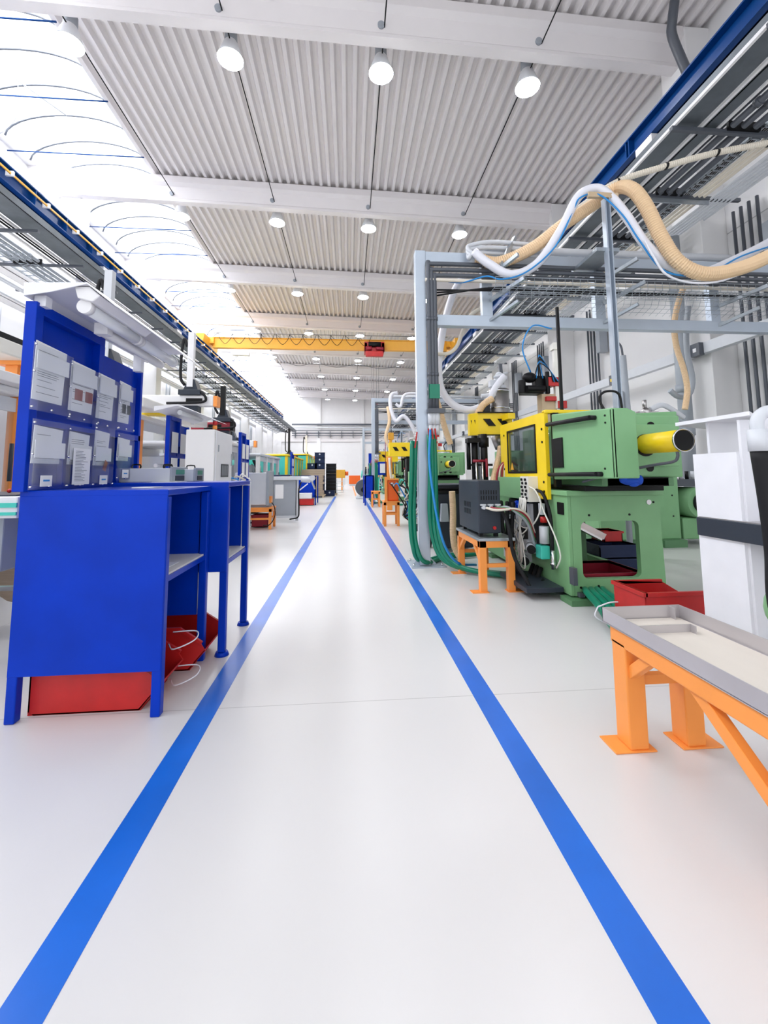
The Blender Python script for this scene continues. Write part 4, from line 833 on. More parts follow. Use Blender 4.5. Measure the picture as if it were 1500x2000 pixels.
for i, P in enumerate(([(2.0, 17.5, 4.6), (1.75, 17.4, 4.5), (1.7, 17.3, 4.0), (1.9, 17.2, 3.4), (2.2, 17.2, 3.6), (2.5, 17.2, 3.3), (2.8, 17.3, 2.7), (3.1, 17.3, 2.2)], [(3.0, 17.5, 4.6), (2.3, 17.3, 4.5), (2.1, 17.2, 4.0), (1.9, 17.2, 4.1)], [(1.6, 17.4, 4.0), (1.65, 17.3, 3.4), (1.5, 17.3, 2.8), (1.6, 17.3, 2.4), (1.85, 17.3, 2.1)])):
    solo('hose', MB().tube(P, (.08, .06, .07)[i], 10, 6), ('hose_white', 'hose_white', 'hose_beige')[i], ('long white hose draped over the second portal', 'short white hose hooked over the second portal beam', 'beige hose hanging below the second portal')[i], 'hose', P[2])
def blue_bench(x0, x1, y0, y1, label):
    t = thing('blue_bench', label, 'bench', ((x0+x1)/2, y0, 0))
    part('panel', MBox(x0, x1, y0, y0+.03, .3, 1.2), 'blue', t, bev=.005)
    part('top', MBox(x0, x1, y0, y1, 1.16, 1.2), 'blue', t)
    for x in (x0, x1-.05):
        for y in (y0, y1-.05): part('leg', MBox(x, x+.05, y, y+.05, 0, 1.16), 'blue', t)
    return t
blue_bench(.62, 1.0, 17.2, 18.9, 'blue work bench right of the aisle, beyond the orange stands')
t = thing('fan_unit', 'grey motor unit on a low skid at the blue bench on the right', 'motor', (.5, 22, 0))
part('drum', MB().cyl((.75, 22.0, .55), (.75, 22.8, .55), .42, 24), 'pipe_grey', t); part('hub', MB().cyl((.75, 21.95, .45), (.75, 22.0, .45), .14, 16), 'black', t); part('strip', MBox(.78, .86, 21.93, 21.97, .2, .75), 'yellow', t); part('skid', MBox(.35, 1.2, 21.8, 23, 0, .12), 'light_grey', t, bev=.02)
t = thing('blue_board', 'blue notice board standing at the third machine on the right', 'notice board', (1.2, 20.8, 0))
part('board', MBox(.95, 2.0, 20.8, 20.85, 1.2, 2.25), 'blue', t); part('sheet', MB().box(1.1, 1.4, 20.77, 20.8, 1.3, 1.7).box(1.5, 1.8, 20.77, 20.8, 1.3, 1.75), 'paper', t); part('leg', MBox(.95, 1.02, 20.8, 20.86, 0, 1.2), 'blue', t)
t = thing('hose_machine', 'turquoise machine with small fittings far down on the right', 'machine', (1.9, 31, 0))
part('body', MBox(1.2, 2.6, 31, 33, 0, 1.25), 'teal', t, bev=.05)
for i in range(12): part('fitting', MB().cyl((.9+.13*i, 30.8, 1.0+.1*(i % 3)), (.95+.13*i, 30.9, 1.5+.13*(i % 4)), .05, 8), ('teal', 'red', 'charcoal', 'light_grey')[i % 4], t)
t = thing('orange_cabinet', 'orange box at the far end of the aisle on the right', 'cabinet', (.6, 46, 0)); part('body', MBox(.0, 1.2, 46, 47, .2, 1.1), 'orange_deep', t, bev=.03); part('base', MBox(.05, 1.15, 46.05, 46.95, 0, .2), 'light_grey', t)
t = thing('far_table', 'white long table in front of the far wall', 'table', (1.2, 52, 0)); part('top', MBox(-.6, 3.2, 51.6, 52.6, 1.0, 1.06), 'white_paint', t)
for x in (-.5, 1.3, 3.1): part('leg', MBox(x-.04, x+.04, 51.8, 51.88, 0, 1.0), 'light_grey', t)
solo('hose', MB().tube([(6.42, 5.3, 4.75), (5.91, 5.3, 4.46), (5.24, 5.2, 4.12), (4.68, 5.1, 3.89), (4.21, 5.05, 3.94), (3.89, 5.05, 4.21), (3.69, 5.1, 4.62), (3.56, 5.2, 4.95), (3.38, 5.25, 5.12), (3.14, 5.3, 5.02), (2.92, 5.4, 4.59), (2.61, 5.5, 4.15), (2.26, 5.55, 4), (1.96, 5.6, 4.17), (1.76, 5.65, 4.37)], 0.062, 12, 6), 'hose_white', 'thick white wrapped hose bundle arching over the hanging strut', 'hose', (3.56, 5.2, 4.95))
solo('hose', MB().tube([(6.03, 5, 4.33), (5.5, 4.95, 4.06), (5, 4.9, 3.85), (4.51, 4.88, 3.76), (4.19, 4.9, 3.92), (4.02, 4.95, 4.28), (3.89, 5, 4.71), (3.79, 5.1, 5.02), (3.71, 5.3, 5.18), (3.5, 5.45, 5.06), (3.01, 5.5, 4.73), (2.6, 5.6, 4.43), (2.14, 5.7, 4.25), (1.84, 5.8, 4.35)], 0.085, 12, 6, ring=0.03), 'hose_beige', 'large beige corrugated hose sweeping over the nearest portal', 'hose', (3.79, 5.1, 5.02))
solo('air_line', MB().tube([(6, 5.1, 4.39), (5.19, 5, 4.09), (4.61, 4.95, 3.8), (4.05, 4.95, 3.81), (3.75, 4.98, 4.23), (3.55, 5, 4.59), (3.35, 5.15, 4.96), (3.12, 5.2, 4.95), (3.06, 5.3, 4.83), (2.81, 5.35, 4.33), (2.42, 5.4, 3.98), (2.08, 5.45, 3.88), (1.91, 5.6, 3.99), (1.6, 5.8, 3.98), (1.24, 5.85, 4.05), (1.13, 5.85, 4.08)], 0.011, 12, 6), 'hose_blue', 'thin blue air line tied along the white hose bundle', 'hose', (3.06, 5.3, 4.83))
solo('air_line', MB().tube([(3.8, 4.95, 4.22), (3.87, 4.92, 4), (4.01, 4.9, 3.75), (4.31, 4.9, 3.65), (4.7, 4.9, 3.67), (5.19, 4.95, 3.85)], 0.014, 12, 6), 'hose_white', 'thin white line looping below the big beige hose', 'hose', (4.31, 4.9, 3.65))
solo('conduit', MB().tube([(6.57, 5.3, 6.17), (6.12, 5.35, 6.04), (5.45, 5.5, 5.97), (4.71, 5.6, 5.79), (4.07, 5.8, 5.65), (3.58, 5.9, 5.33), (3.24, 5.9, 5.06)], 0.045, 12, 6, ring=0.03), 'hose_cream', 'cream flexible conduit with black clips crossing the right pipe rack', 'conduit', (4.71, 5.6, 5.79))
solo('hose', MB().tube([(1.78, 6.3, 4.32), (1.61, 6.3, 4.02), (1.47, 6.3, 3.57), (1.39, 6.3, 3.16), (1.36, 6.3, 2.84), (1.4, 6.3, 2.52), (1.57, 6.3, 2.29), (1.83, 6.25, 2.2), (2.06, 6.2, 2.31), (2.22, 6.2, 2.55), (2.35, 6.2, 2.71)], 0.055, 12, 6), 'hose_white', 'white hose hanging in a deep loop beside the portal post', 'hose', (1.4, 6.3, 2.52))
solo('hose', MB().tube([(1.24, 6.1, 4.41), (1.21, 6.1, 3.72), (1.2, 6.1, 3.1), (1.22, 6.1, 2.56), (1.32, 6.1, 2.18), (1.4, 6.1, 1.88), (1.47, 6.1, 1.67)], 0.043, 12, 6, ring=0.02), 'hose_beige', 'beige corrugated hose hanging beside the portal post with a cut end', 'hose', (1.22, 6.1, 2.56))
solo('hose', MB().tube([(2.12, 6.1, 2.35), (1.98, 6.1, 2.26), (1.9, 6.1, 2.14), (1.85, 6.1, 2.02)], 0.05, 12, 6, ring=0.02), 'hose_beige', 'short beige hose into the yellow striped hopper guard', 'hose', (1.9, 6.1, 2.14))
solo('pipe', MB().tube([(2.06, 6.2, 3.79), (1.86, 6.2, 3.66), (1.73, 6.2, 3.42), (1.63, 6.2, 3.17), (1.49, 6.2, 3.05), (1.29, 6.2, 3.03), (1.23, 6.2, 2.89), (1.23, 6.2, 2.5)], 0.028, 12, 6), 'hose_cream', 'bent cream pipe leading down to the black stand pipe', 'pipe', (1.49, 6.2, 3.05))
solo('air_line', MB().tube([(1.1, 5.7, 1.84), (1.06, 5.6, 1.42), (1.08, 5.5, 1.02), (1.12, 5.4, 0.64), (1.2, 5.35, 0.33), (1.37, 5.4, 0.13), (1.65, 5.6, 0.06)], 0.016, 12, 6), 'hose_blue', 'blue air hose drooping in front of the dark bin', 'hose', (1.12, 5.4, 0.64))
solo('hose', MB().tube([(1.5, 6.2, 0.99), (1.51, 6.2, 0.69), (1.49, 6.15, 0.41), (1.5, 6.1, 0.2), (1.56, 6, 0.07)], 0.047, 12, 6, ring=0.02), 'hose_beige', 'beige corrugated hose standing upright in front of the dark bin', 'hose', (1.49, 6.15, 0.41))
solo('hose', MB().tube([(5.71, 6.6, 4.4), (5.56, 6.6, 4.04), (5.48, 6.6, 3.68), (5.5, 6.6, 3.32), (5.59, 6.6, 2.97), (5.63, 6.6, 2.62), (5.56, 6.6, 2.28)], 0.045, 12, 6, ring=0.02), 'hose_beige', 'beige hose dropping to the machine behind the yellow cylinder', 'hose', (5.5, 6.6, 3.32))
solo('hose', MB().tube([(5.94, 6.8, 4.13), (5.87, 6.8, 3.75), (5.85, 6.8, 3.3), (5.91, 6.8, 2.84), (5.82, 6.8, 2.57), (5.63, 6.8, 2.53), (5.48, 6.8, 2.64)], 0.045, 12, 6), 'grey', 'grey hose hooked beside the beige hose by the right wall', 'hose', (5.91, 6.8, 2.84))
# ================================================================ LEFT SIDE
# ---- front blue desk
def blue_desk(x0, x1, y0, y1, h, front_low, shelf_z, label, feet=False, lg=.05):
    t = thing('blue_desk', label, 'desk', ((x0+x1)/2, (y0+y1)/2, 0))
    for (x, y) in ((x0, y0), (x1-lg, y0), (x0, y1-lg), (x1-lg, y1-lg)):
        if feet:
            l_ = part('leg', MBox(x, x+lg, y, y+lg, .025, h-.04), 'blue', t, bev=.006)
            part('round_foot', MB().cyl((x+lg/2, y+lg/2, 0), (x+lg/2, y+lg/2, .025), .05, 20, .04), 'blue', l_)
        else: part('leg', MBox(x, x+lg, y, y+lg, 0, h-.04), 'blue', t, bev=.006)
    part('front_panel', MBox(x0+.003, x1-.003, y0-.004, y0+.012, front_low, h-.03), 'blue', t, bev=.003)
    part('left_panel', MBox(x0+.005, x0+.02, y0+.02, y1-.02, front_low+.1, h-.03), 'blue', t)
    part('back_panel', MBox(x0+.05, x1-.06, y1-.03, y1-.015, max(.3, front_low), h-.03), 'blue', t)
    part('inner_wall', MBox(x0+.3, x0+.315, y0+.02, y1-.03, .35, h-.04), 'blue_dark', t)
    part('top', MB().box(x0, x1, y0-.004, y1, h-.035, h), 'blue', t, bev=.006)
    s = part('shelf', MBox(x0+.02, x1-.01, y0+.02, y1-.02, shelf_z-.03, shelf_z), 'blue', t)
    part('shelf_board', MBox(x0+.05, x1-.02, y0+.03, y1-.03, shelf_z, shelf_z+.01), 'cream', s, 'pale board on the shelf')
    p = part('shelf_sheet', MB().box(x1-.3, x1-.08, y0+.1, y0+.4, shelf_z+.01, shelf_z+.012), 'paper', s); part('print', MB().box(x1-.27, x1-.12, y0+.14, y0+.16, shelf_z+.0121, shelf_z+.0125).box(x1-.27, x1-.12, y0+.2, y0+.22, shelf_z+.0121, shelf_z+.0125), 'hose_blue', p)
    return t
blue_desk(-1.74, -.98, 2.44, 3.16, 1.175, .23, .70, 'nearest blue metal desk at the left stripe, standing on square legs')
blue_desk(-1.78, -.86, 3.18, 3.84, 1.2, .57, .64, 'second blue metal desk with round feet, right behind the nearest one', True)
solo('paper_card', MBox(-1.3, -1.18, 2.7, 2.85, 1.176, 1.18), 'paper', 'small white card lying on the nearest blue desk', 'card', (-1.24, 2.8, 1.176))
solo('work_sheet', MBox(-1.45, -1.27, 3.3, 3.5, 1.2, 1.203), 'paper', 'white sheet lying on the second blue desk', 'sheet', (-1.35, 3.4, 1.2))
picking_bin(-1.68, -1.02, 2.52, 2.86, .26, '+x', 'large red picking bin under the front of the nearest blue desk')
picking_bin(-1.45, -.93, 2.98, 3.36, .27, '+x', 'red picking bin under the gap between the two blue desks')
for i, (x, y, z) in enumerate(((-.98, 2.78, .27), (-.97, 2.8, .06))):
    solo('cable_loop', MB().tube([(x-.1, y, z-.03), (x-.04, y-.08, z-.03), (x+.06, y-.03, z), (x+.04, y+.06, z+.02), (x-.1, y+.06, z+.02)], .004, 6, 6), 'hose_white', ('upper', 'lower')[i]+' white cable loop poking out beside the nearest blue desk', 'cable', (x, y, z))
# ---- notice boards with document sleeves
def board(X, ya, yb, zb, zt, label, nsl, canopy_label):
    L_ = yb-ya; ym = ya+L_*.5; t = thing('notice_board', label, 'notice board', (X, ya, zb))
    part('frame_post', MB().box(X-.05, X+.01, ya-.03, ya+.03, zb, zt), 'blue', t, bev=.004)
    part('frame_top', MBox(X-.04, X+.01, ya+.03, ym+.03, zt-.06, zt), 'blue', t, bev=.003)
    part('frame_middle_post', MBox(X-.04, X+.01, ym-.03, ym+.03, zt-.45, zt-.06), 'blue', t)
    part('back_panel', MBox(X-.05, X-.038, ya, ym, zb, zt-.02), 'blue', t, bev=.002)
    part('second_panel', MB().box(X-.04, X-.03, ym, yb, zb, zt-.1).box(X-.03, X+.005, yb-.03, yb, zb, zt-.1), 'blue', t)
    part('cross_rail', MB().box(X-.035, X+.005, ya, yb, zb+.36, zb+.40).box(X-.035, X+.005, ya, yb, zb, zb+.03), 'blue', t)
    for q in range(1, 4): part('divider', MBox(X-.035, X+.0, ya+L_*q/4-.015, ya+L_*q/4+.015, zb, zb+.4), 'blue', t)
    return t
board(-1.70, 2.42, 3.62, 1.17, 2.2, 'blue notice board full of document sleeves behind the two blue desks', 8, '')
SH = [(2.37, 2.63, 1.66, 1.98, 'upper row, nearest'), (2.67, 2.92, 1.645, 1.95, 'upper row, second, with two dark red photos'), (2.95, 3.16, 1.635, 1.94, 'upper row, third'), (3.22, 3.39, 1.64, 1.945, 'upper row, farthest, with two small photos'),
      (2.40, 2.64, 1.2, 1.525, 'lower row, nearest'), (2.69, 2.9, 1.2, 1.52, 'lower row, second, with a long text list'), (2.95, 3.13, 1.2, 1.555, 'lower row, third, with a brown part photo'), (3.23, 3.41, 1.24, 1.53, 'lower row, farthest')]
rs = random.Random(5)
for i, (a, b, z0, z1, lb) in enumerate(SH):
    X = -1.685; t = thing('document_sleeve', 'document sleeve on the near notice board: '+lb, 'document sleeve', (X, a, z0), 'document sleeves on the near notice board')
    up = i < 4; zb = z0-.06 if up else z0-.02; zt = z1+.03
    sl = part('film', MB().box(X+.03, X+.032, a-.03, b+.035, zb, zt-.05 if up else zt), 'clear_film', t, 'clear plastic film')
    sh = part('sheet', MB().prism([(a, z0+.12 if not up else z0), (b-.02, z0+.12 if not up else z0), (b, z1-.01), (a+.01, z1)], 'x', X+.012, X+.015), 'paper', t)
    m = MB(); z = z1-.05
    while z > (z0+.14 if not up else z0+.03):
        ln = rs.uniform(.45, .9)*(b-a-.05)
        if rs.random() < .75: m.box(X+.0152, X+.0156, a+.03, a+.03+ln, z, z+.003)
        z -= .0115
    part('printed_text', m, 'ink', sh, 'fine grey printed lines')
    cz = z0+(.17 if up else .15)
    part('card', MB().prism([(a+.01, cz), (b+.012, cz), (b+.012, cz+.09), (a+.01, cz+.095)], 'x', X+.022, X+.025), 'paper', t)
    if i in (1, 3):
        for q in (0, 1): part('photo', MBox(X+.0165, X+.0175, a+.05+q*(b-a)*.42, a+.05+q*(b-a)*.42+(b-a)*.3, z0+.07, z0+.14), 'photo_red' if i == 1 else 'charcoal', sh, 'small printed photo')
    if not up:
        s2 = part('label_card', MBox(X+.034, X+.036, a+.05, a+.14, z0-.005, z0+.055), 'paper', t); part('label_text', MBox(X+.0362, X+.0366, a+.07, a+.12, z0+.022, z0+.032), 'hose_blue', s2)
        if i == 5:
            s3 = part('text_list', MBox(X+.037, X+.038, a+.02, b-.02, z0, z0+.22), 'paper', t); m = MB(); z = z0+.2
            while z > z0+.02: m.box(X+.0382, X+.0386, a+.04, a+.04+rs.uniform(.06, .13), z, z+.0028); z -= .009
            part('list_text', m, 'ink', s3)
        if i == 6: part('part_photo', MB().prism([(a+.09, z0+.09), (a+.13, z0+.08), (a+.15, z0+.14), (a+.12, z0+.16)], 'x', X+.026, X+.027), 'photo_red', t)
        part('inner_pocket', MBox(X+.026, X+.028, a, b-.01, z0-.01, z0+.14), 'clear_film', t)
    m = MB()
    for yy, zz in ((a-.02, zt-.02 if not up else zt-.06), (a-.02, zb+.015), (a-.02, (zb+zt)/2), (a+(b-a)*.5, zb+.015), (b+.025, zb+.015)): m.sphere((X+.034, yy, zz), .007)
    part('rivets', m, 'chrome', t)
# ---- lamp canopy above the board
t = thing('lamp_canopy', 'white sheet metal canopy with two tube lamps over the near notice board', 'light canopy', (-1.55, 2.4, 2.25))
part('hood', MB().prism([(-1.74, 2.215), (-1.745, 2.29), (-1.42, 2.30), (-1.26, 2.17), (-1.262, 2.165), (-1.42, 2.29), (-1.735, 2.28), (-1.73, 2.215)], 'y', 2.36, 3.75), 'melamine', t, bev=.002)
part('hood_face', MB().prism([(-1.735, 2.215), (-1.735, 2.28), (-1.42, 2.29), (-1.6, 2.24)], 'y', 2.355, 2.362), 'melamine', t)
part('ballast_box', MB().prism([(-1.5, 2.285), (-1.42, 2.285), (-1.36, 2.235), (-1.40, 2.2), (-1.48, 2.22)], 'y', 2.38, 3.0), 'white_paint', t, bev=.006)
for y0 in (2.42, 3.02):
    f_l = part('tube_lamp', MB().cyl((-1.46, y0, 2.185), (-1.46, y0+.58, 2.185), .035, 18), 'lens', t, 'round white tube lamp cover')
    for q in (-.01, .56): part('end_cap', MB().cyl((-1.46, y0+q, 2.185), (-1.46, y0+q+.04, 2.185), .04, 18), 'white_paint', f_l)
part('second_housing', MB().cyl((-1.55, 2.75, 2.16), (-1.55, 3.6, 2.16), .03, 14).box(-1.58, -1.5, 2.72, 2.78, 2.13, 2.2), 'white_paint', t)
part('bracket', MB().box(-1.72, -1.66, 2.41, 2.46, 2.18, 2.24).box(-1.72, -1.66, 3.5, 3.55, 2.08, 2.26), 'melamine', t)
# ---- controllers on the second desk
def controller(x, y, w_, d, h, z, label):
    t = thing('controller_box', label, 'control unit', (x, y, z))
    part('case', MBox(x-w_/2, x+w_/2, y-d/2, y+d/2, z, z+h), 'light_grey', t, bev=.005)
    f = part('front_frame', MB().box(x+w_/2, x+w_/2+.015, y-d/2-.006, y+d/2+.006, z, z+h+.012), 'grey', t, bev=.004)
    part('display', MB().box(x+w_/2+.015, x+w_/2+.018, y-d*.25, y+d*.3, z+h*.55, z+h*.9), 'screen_green', f)
    part('keypad', MB().box(x+w_/2+.015, x+w_/2+.018, y-d*.3, y+d*.3, z+h*.1, z+h*.45), 'charcoal', f)
    for q in (-1, 1): part('handle', MB().tube([(x+q*w_*.3-.03, y, z+h), (x+q*w_*.3-.03, y, z+h+.03), (x+q*w_*.3+.03, y, z+h+.03), (x+q*w_*.3+.03, y, z+h)], .006, 6, 2), 'black', t)
controller(-1.56, 3.55, .4, .3, .105, 1.2, 'grey flat controller box on the second blue desk, nearer of two')
controller(-1.42, 3.74, .3, .2, .1, 1.2, 'grey flat controller box on the second blue desk, farther of two')
# ---- second and third notice boards
for (X, ya, yb, zt, lb, cn) in ((-2.72, 6.72, 7.5, 2.16, 'second blue notice board down the left side, beside the white cabinet', 'white'), (-2.3, 9.35, 10.1, 2.16, 'third blue notice board down the left side, above the grey control box', ''), (-2.4, 18.2, 19.0, 2.2, 'farthest blue notice board, before the turquoise machine', '')):
    board(X, ya, yb, 1.15, zt, lb, 0, '')
    tt = [o for o in C.objects if o.get('label') == lb][0]
    part('leg', MBox(X-.05, X+.01, ya-.03, ya+.03, 0, 1.15), 'blue', tt); part('leg', MBox(X-.05, X+.01, yb-.04, yb, 0, 1.15), 'blue', tt)
    for q in range(4):
        a = ya+.06+(q % 2)*.34; z0 = 1.6 if q < 2 else 1.2
        s = solo('document_sleeve', MBox(X+.012, X+.016, a, a+.24, z0, z0+.32), 'paper', 'white sheet pinned on the '+lb.split(',')[0], 'sheet', (X, a, z0), 'sheets on the '+lb.split(',')[0])
t = thing('lamp_canopy', 'white canopy with tube lamp over the second notice board on the left', 'light canopy', (-2.5, 6.7, 2.2))
part('hood', MB().prism([(-2.78, 2.17), (-2.78, 2.24), (-2.45, 2.27), (-2.2, 2.16), (-2.46, 2.25)], 'y', 6.3, 7.9), 'melamine', t); part('tube_lamp', MB().cyl((-2.5, 6.5, 2.18), (-2.5, 7.4, 2.18), .035, 14), 'lens', t)
# ---- white electrical cabinet
t = thing('white_cabinet', 'tall white electrical cabinet behind the second blue desk', 'cabinet', (-2.2, 6.8, 0))
part('body', MBox(-2.38, -1.97, 6.45, 7.4, .05, 1.92), 'wall_white', t, bev=.01)
part('door', MBox(-1.97, -1.955, 6.5, 7.35, .1, 1.9), 'melamine', t, bev=.004); part('lock', MB().box(-1.955, -1.945, 6.58, 6.61, 1.6, 1.7).box(-1.955, -1.945, 7.3, 7.33, 1.4, 1.6), 'grey', t)
part('vent', MB().box(-1.955, -1.95, 6.75, 7.15, 1.22, 1.42), 'charcoal', t); part('plinth', MBox(-2.36, -1.98, 6.5, 7.35, 0, .05), 'black', t)
m = MB()
for i in range(6): m.box(-1.95, -1.948, 6.8+.055*i, 6.82+.055*i, 1.24, 1.4)
part('vent_fins', m, 'grey', t)
# signal lamp & dark red robot beam on the machine behind
def robot(x0, x1, y, zb, postx, zt, beam, post, label, sc_=1):
    t = thing('linear_robot', label, 'robot', ((x0+x1)/2, y, zb), 'linear robots over the left machines')
    part('beam', MBox(x0, x1, y-.1, y+.1, zb, zb+.2), beam, t, bev=.02)
    part('beam_stripe', MBox(x1-.5, x1-.2, y-.105, y-.1, zb+.05, zb+.14), 'black', t); part('beam_end', MBox(x1, x1+.07, y-.1, y+.1, zb-.01, zb+.19), 'orange' if beam != 'red_dark' else 'black', t)
    part('head', MB().box(postx-.2, postx+.2, y-.16, y+.16, zb+.2, zb+.3).prism([(postx-.12, zb+.3), (postx+.15, zb+.3), (postx+.08, zb+.5), (postx-.03, zb+.5)], 'y', y-.14, y+.1).box(postx-.25, postx+.15, y-.1, y+.1, zb-.12, zb), 'charcoal', t, bev=.01)
    part('vertical_axis', MB().box(postx-.05, postx+.06, y-.16, y-.06, zb+.35, zt), post, t, bev=.004)
    part('cable_chain', MB().tube([(postx-.1, y-.05, zt-.25), (postx-.16, y-.05, zt-.1), (postx-.2, y-.05, zt-.4), (postx-.2, y-.05, zb+.55), (postx-.12, y-.05, zb+.4)], .028, 8, 5), 'rubber', t)
    part('cable_chain', MB().tube([(postx+.2, y-.12, zb+.26), (postx+.3, y-.14, zb+.15), (postx+.22, y-.14, zb+.06), (postx-.4, y-.14, zb+.04)], .025, 8, 5), 'rubber', t)
    part('support', MB().box(x0, x0+.16, y-.1, y+.1, 0 if y in (6.35, 10.4) else zb-.9, zb), 'white_paint', t)
    part('gripper', MB().box(postx-.05, postx+.12, y-.1, y, zb-.25, zb-.12).cyl((postx+.05, y-.05, zb-.35), (postx+.05, y-.05, zb-.25), .03, 8), 'light_grey', t)
    return t
robot(-3.9, -3.3, 6.35, 2.55, -3.45, 4.2, 'white_paint', 'light_grey', 'linear robot whose white vertical axis rises just behind the near notice board')
robot(-4.1, -2.55, 8.3, 2.55, -2.98, 3.95, 'white_paint', 'white_paint', 'white linear robot with an orange beam end, above the second notice board')
robot(-3.7, -2.8, 10.4, 2.3, -2.98, 3.35, 'red_dark', 'black', 'dark red linear robot with a black vertical axis, above the white cabinet')
robot(-4.4, -2.9, 13.4, 2.1, -3.6, 2.9, 'light_grey', 'black', 'pale linear robot on the glazed machine, third notice board in front')
robot(-4.6, -2.9, 24.0, 2.1, -3.3, 3.8, 'red_dark', 'black', 'dark red linear robot with tall black axis over the turquoise machine')
robot(-3.9, -2.4, 29.5, 2.3, -2.9, 3.9, 'white_paint', 'white_paint', 'far white linear robot with a tall white axis, before the far wall')
t = thing('signal_tower', 'red and amber signal lamp on top of the white cabinet', 'signal lamp', (-2.25, 7.0, 1.92))
for i, mt in enumerate(('green_dark', 'orange', 'red')): part('lens', MB().cyl((-2.2, 7.2, 1.93+.07*i), (-2.2, 7.2, 1.99+.07*i), .035, 12), mt, t)
# ---- left moulding machines
def lmachine(y0, y1, x1, h, body, post, label, glass=True, x0=-6.2, n=0, pw=.14):
    t = thing('moulding_machine', label, 'machine', ((x0+x1)/2, (y0+y1)/2, 0), 'white and coloured moulding machines on the left')
    part('base', MBox(x0, x1, y0, y1, .1, .95), 'light_grey', t, bev=.02)
    part('base_trim', MB().box(x1, x1+.01, y0, y1, .78, .82).box(x1, x1+.01, y0, y1, .86, .9), 'teal', t, 'teal trim stripes')
    part('plinth', MBox(x0+.1, x1-.1, y0+.1, y1-.1, 0, .1), 'black', t)
    part('back_housing', MBox(x0, x0+.6, y0, y1, .95, h-.1), body, t, bev=.02)
    part('roof', MBox(x0, x1+.05, y0-.05, y1+.05, h-.08, h), body if body != 'teal' else 'yellow', t, bev=.02)
    L_ = y1-y0; n = n or max(2, int(L_/1.2))
    for i in range(n+1):
        y = y0+(L_-.14)*i/n
        part('post', MBox(x1-.12, x1, y, y+pw, .95, h-.08), post, t, bev=.01)
    if glass:
        for i in range(n):
            a = y0+(L_-.14)*i/n+.14; b = y0+(L_-.14)*(i+1)/n
            part('door_pane', MBox(x1-.05, x1-.045, a, b, 1.0, h-.1), 'clear_film', t, 'clear sliding pane')
            part('door_frame', MB().box(x1-.06, x1-.03, a, b, .95, 1.0).box(x1-.06, x1-.03, a, b, h-.25, h-.1), 'light_grey', t)
            part('grab_bar', MB().cyl((x1+.03, b-.1, 1.2), (x1+.03, b-.1, h-.6), .02, 8), 'charcoal', t)
    else:
        part('side_panel', MB().box(x1-.1, x1-.04, y0+.14, y1-.14, .95, h-.1), body, t)
        part('end_panel', MB().box(x0+.6, x1-.12, y0, y0+.04, .95, h-.1), body, t)
    rnd = random.Random(int(y0*10))
    part('mould_unit', MB().box(x0+.8, x1-.5, y0+L_*.3, y0+L_*.42, 1.0, h-.35).box(x0+.8, x1-.5, y0+L_*.6, y0+L_*.7, 1.0, h-.35), 'light_grey', t, bev=.02)
    for q in range(3): part('tie_bar', MB().cyl((x0+1+.4*q, y0+.2, 1.2+.3*(q % 2)), (x0+1+.4*q, y1-.2, 1.2+.3*(q % 2)), .05, 10), 'chrome', t)
    for q in range(7):
        y = y0+rnd.uniform(.2, L_-.3); z = rnd.uniform(1.1, h-.4)
        part('inner_hose', MB().tube([(x1-.9, y, z), (x1-.6, y+rnd.uniform(-.3, .3), z-.25), (x1-.5, y+rnd.uniform(-.4, .4), z-.1), (x1-.8, y+.3, z+.25)], .025, 6, 4), rnd.choice(['rubber', 'grey', 'hose_white', 'charcoal']), t)
    part('chute', MB().bar((x1-.4, y0+L_*.25, 1.75), (x1-.35, y0+L_*.55, 1.1), .1, .03), 'charcoal', t)
    for q in range(4): part('junction_box', MBox(x0+1.2+.3*q, x0+1.4+.3*q, y0+L_*.45, y0+L_*.5, h-.6, h-.42), rnd.choice(['yellow', 'charcoal', 'light_grey']), t)
    return t
lmachine(1.2, 5.08, -3.6, 2.2, 'wall_white', 'orange', 'nearest white moulding machine with orange posts, cut by the left edge')
lmachine(7.6, 9.1, -3.6, 2.3, 'wall_white', 'orange', 'white moulding machine with orange posts beside the second notice board', n=1, pw=.2)
lmachine(10.9, 13.2, -3.0, 2.1, 'white_paint', 'light_grey', 'pale glazed moulding machine behind the third notice board')
lmachine(14.2, 18.2, -2.9, 1.95, 'light_grey', 'white_paint', 'grey glazed moulding machine behind the grey control box')
lmachine(19.2, 25.5, -2.7, 2.15, 'teal', 'yellow', 'turquoise moulding machine with yellow frame on the left', False, -5.5)
lmachine(26.4, 33, -2.5, 2.5, 'teal', 'yellow', 'second turquoise moulding machine with yellow frame, behind the navy crates', False, -5.5)
lmachine(34, 40, -2.6, 2.3, 'white_paint', 'light_grey', 'farthest pale moulding machine on the left', False)
t = thing('traverse_beam', 'cream robot traverse beam over the nearest left machine', 'beam', (-4.2, 4, 2.35))
part('beam', MBox(-4.3, -3.95, .5, 6.0, 2.66, 2.84), 'cream', t, bev=.02); part('cable_chain', MBox(-4.2, -4.0, 1.5, 5.9, 2.84, 2.92), 'rubber', t); part('column', MBox(-4.3, -4.0, 5.45, 5.7, 0, 2.1), 'wall_white', t)
r = part('trestle', MB().box(-4.2, -4.06, 5.5, 5.62, 2.1, 2.62).bar((-4.13, 5.56, 2.6), (-4.42, 5.56, 2.22), .06, .06).bar((-4.13, 5.56, 2.6), (-3.88, 5.56, 2.22), .06, .05).box(-4.28, -3.98, 5.45, 5.7, 2.61, 2.66), 'orange', t, 'orange trestle')
t = thing('traverse_beam', 'cream traverse beam passing above the second notice board', 'beam', (-3.5, 8.5, 2.5))
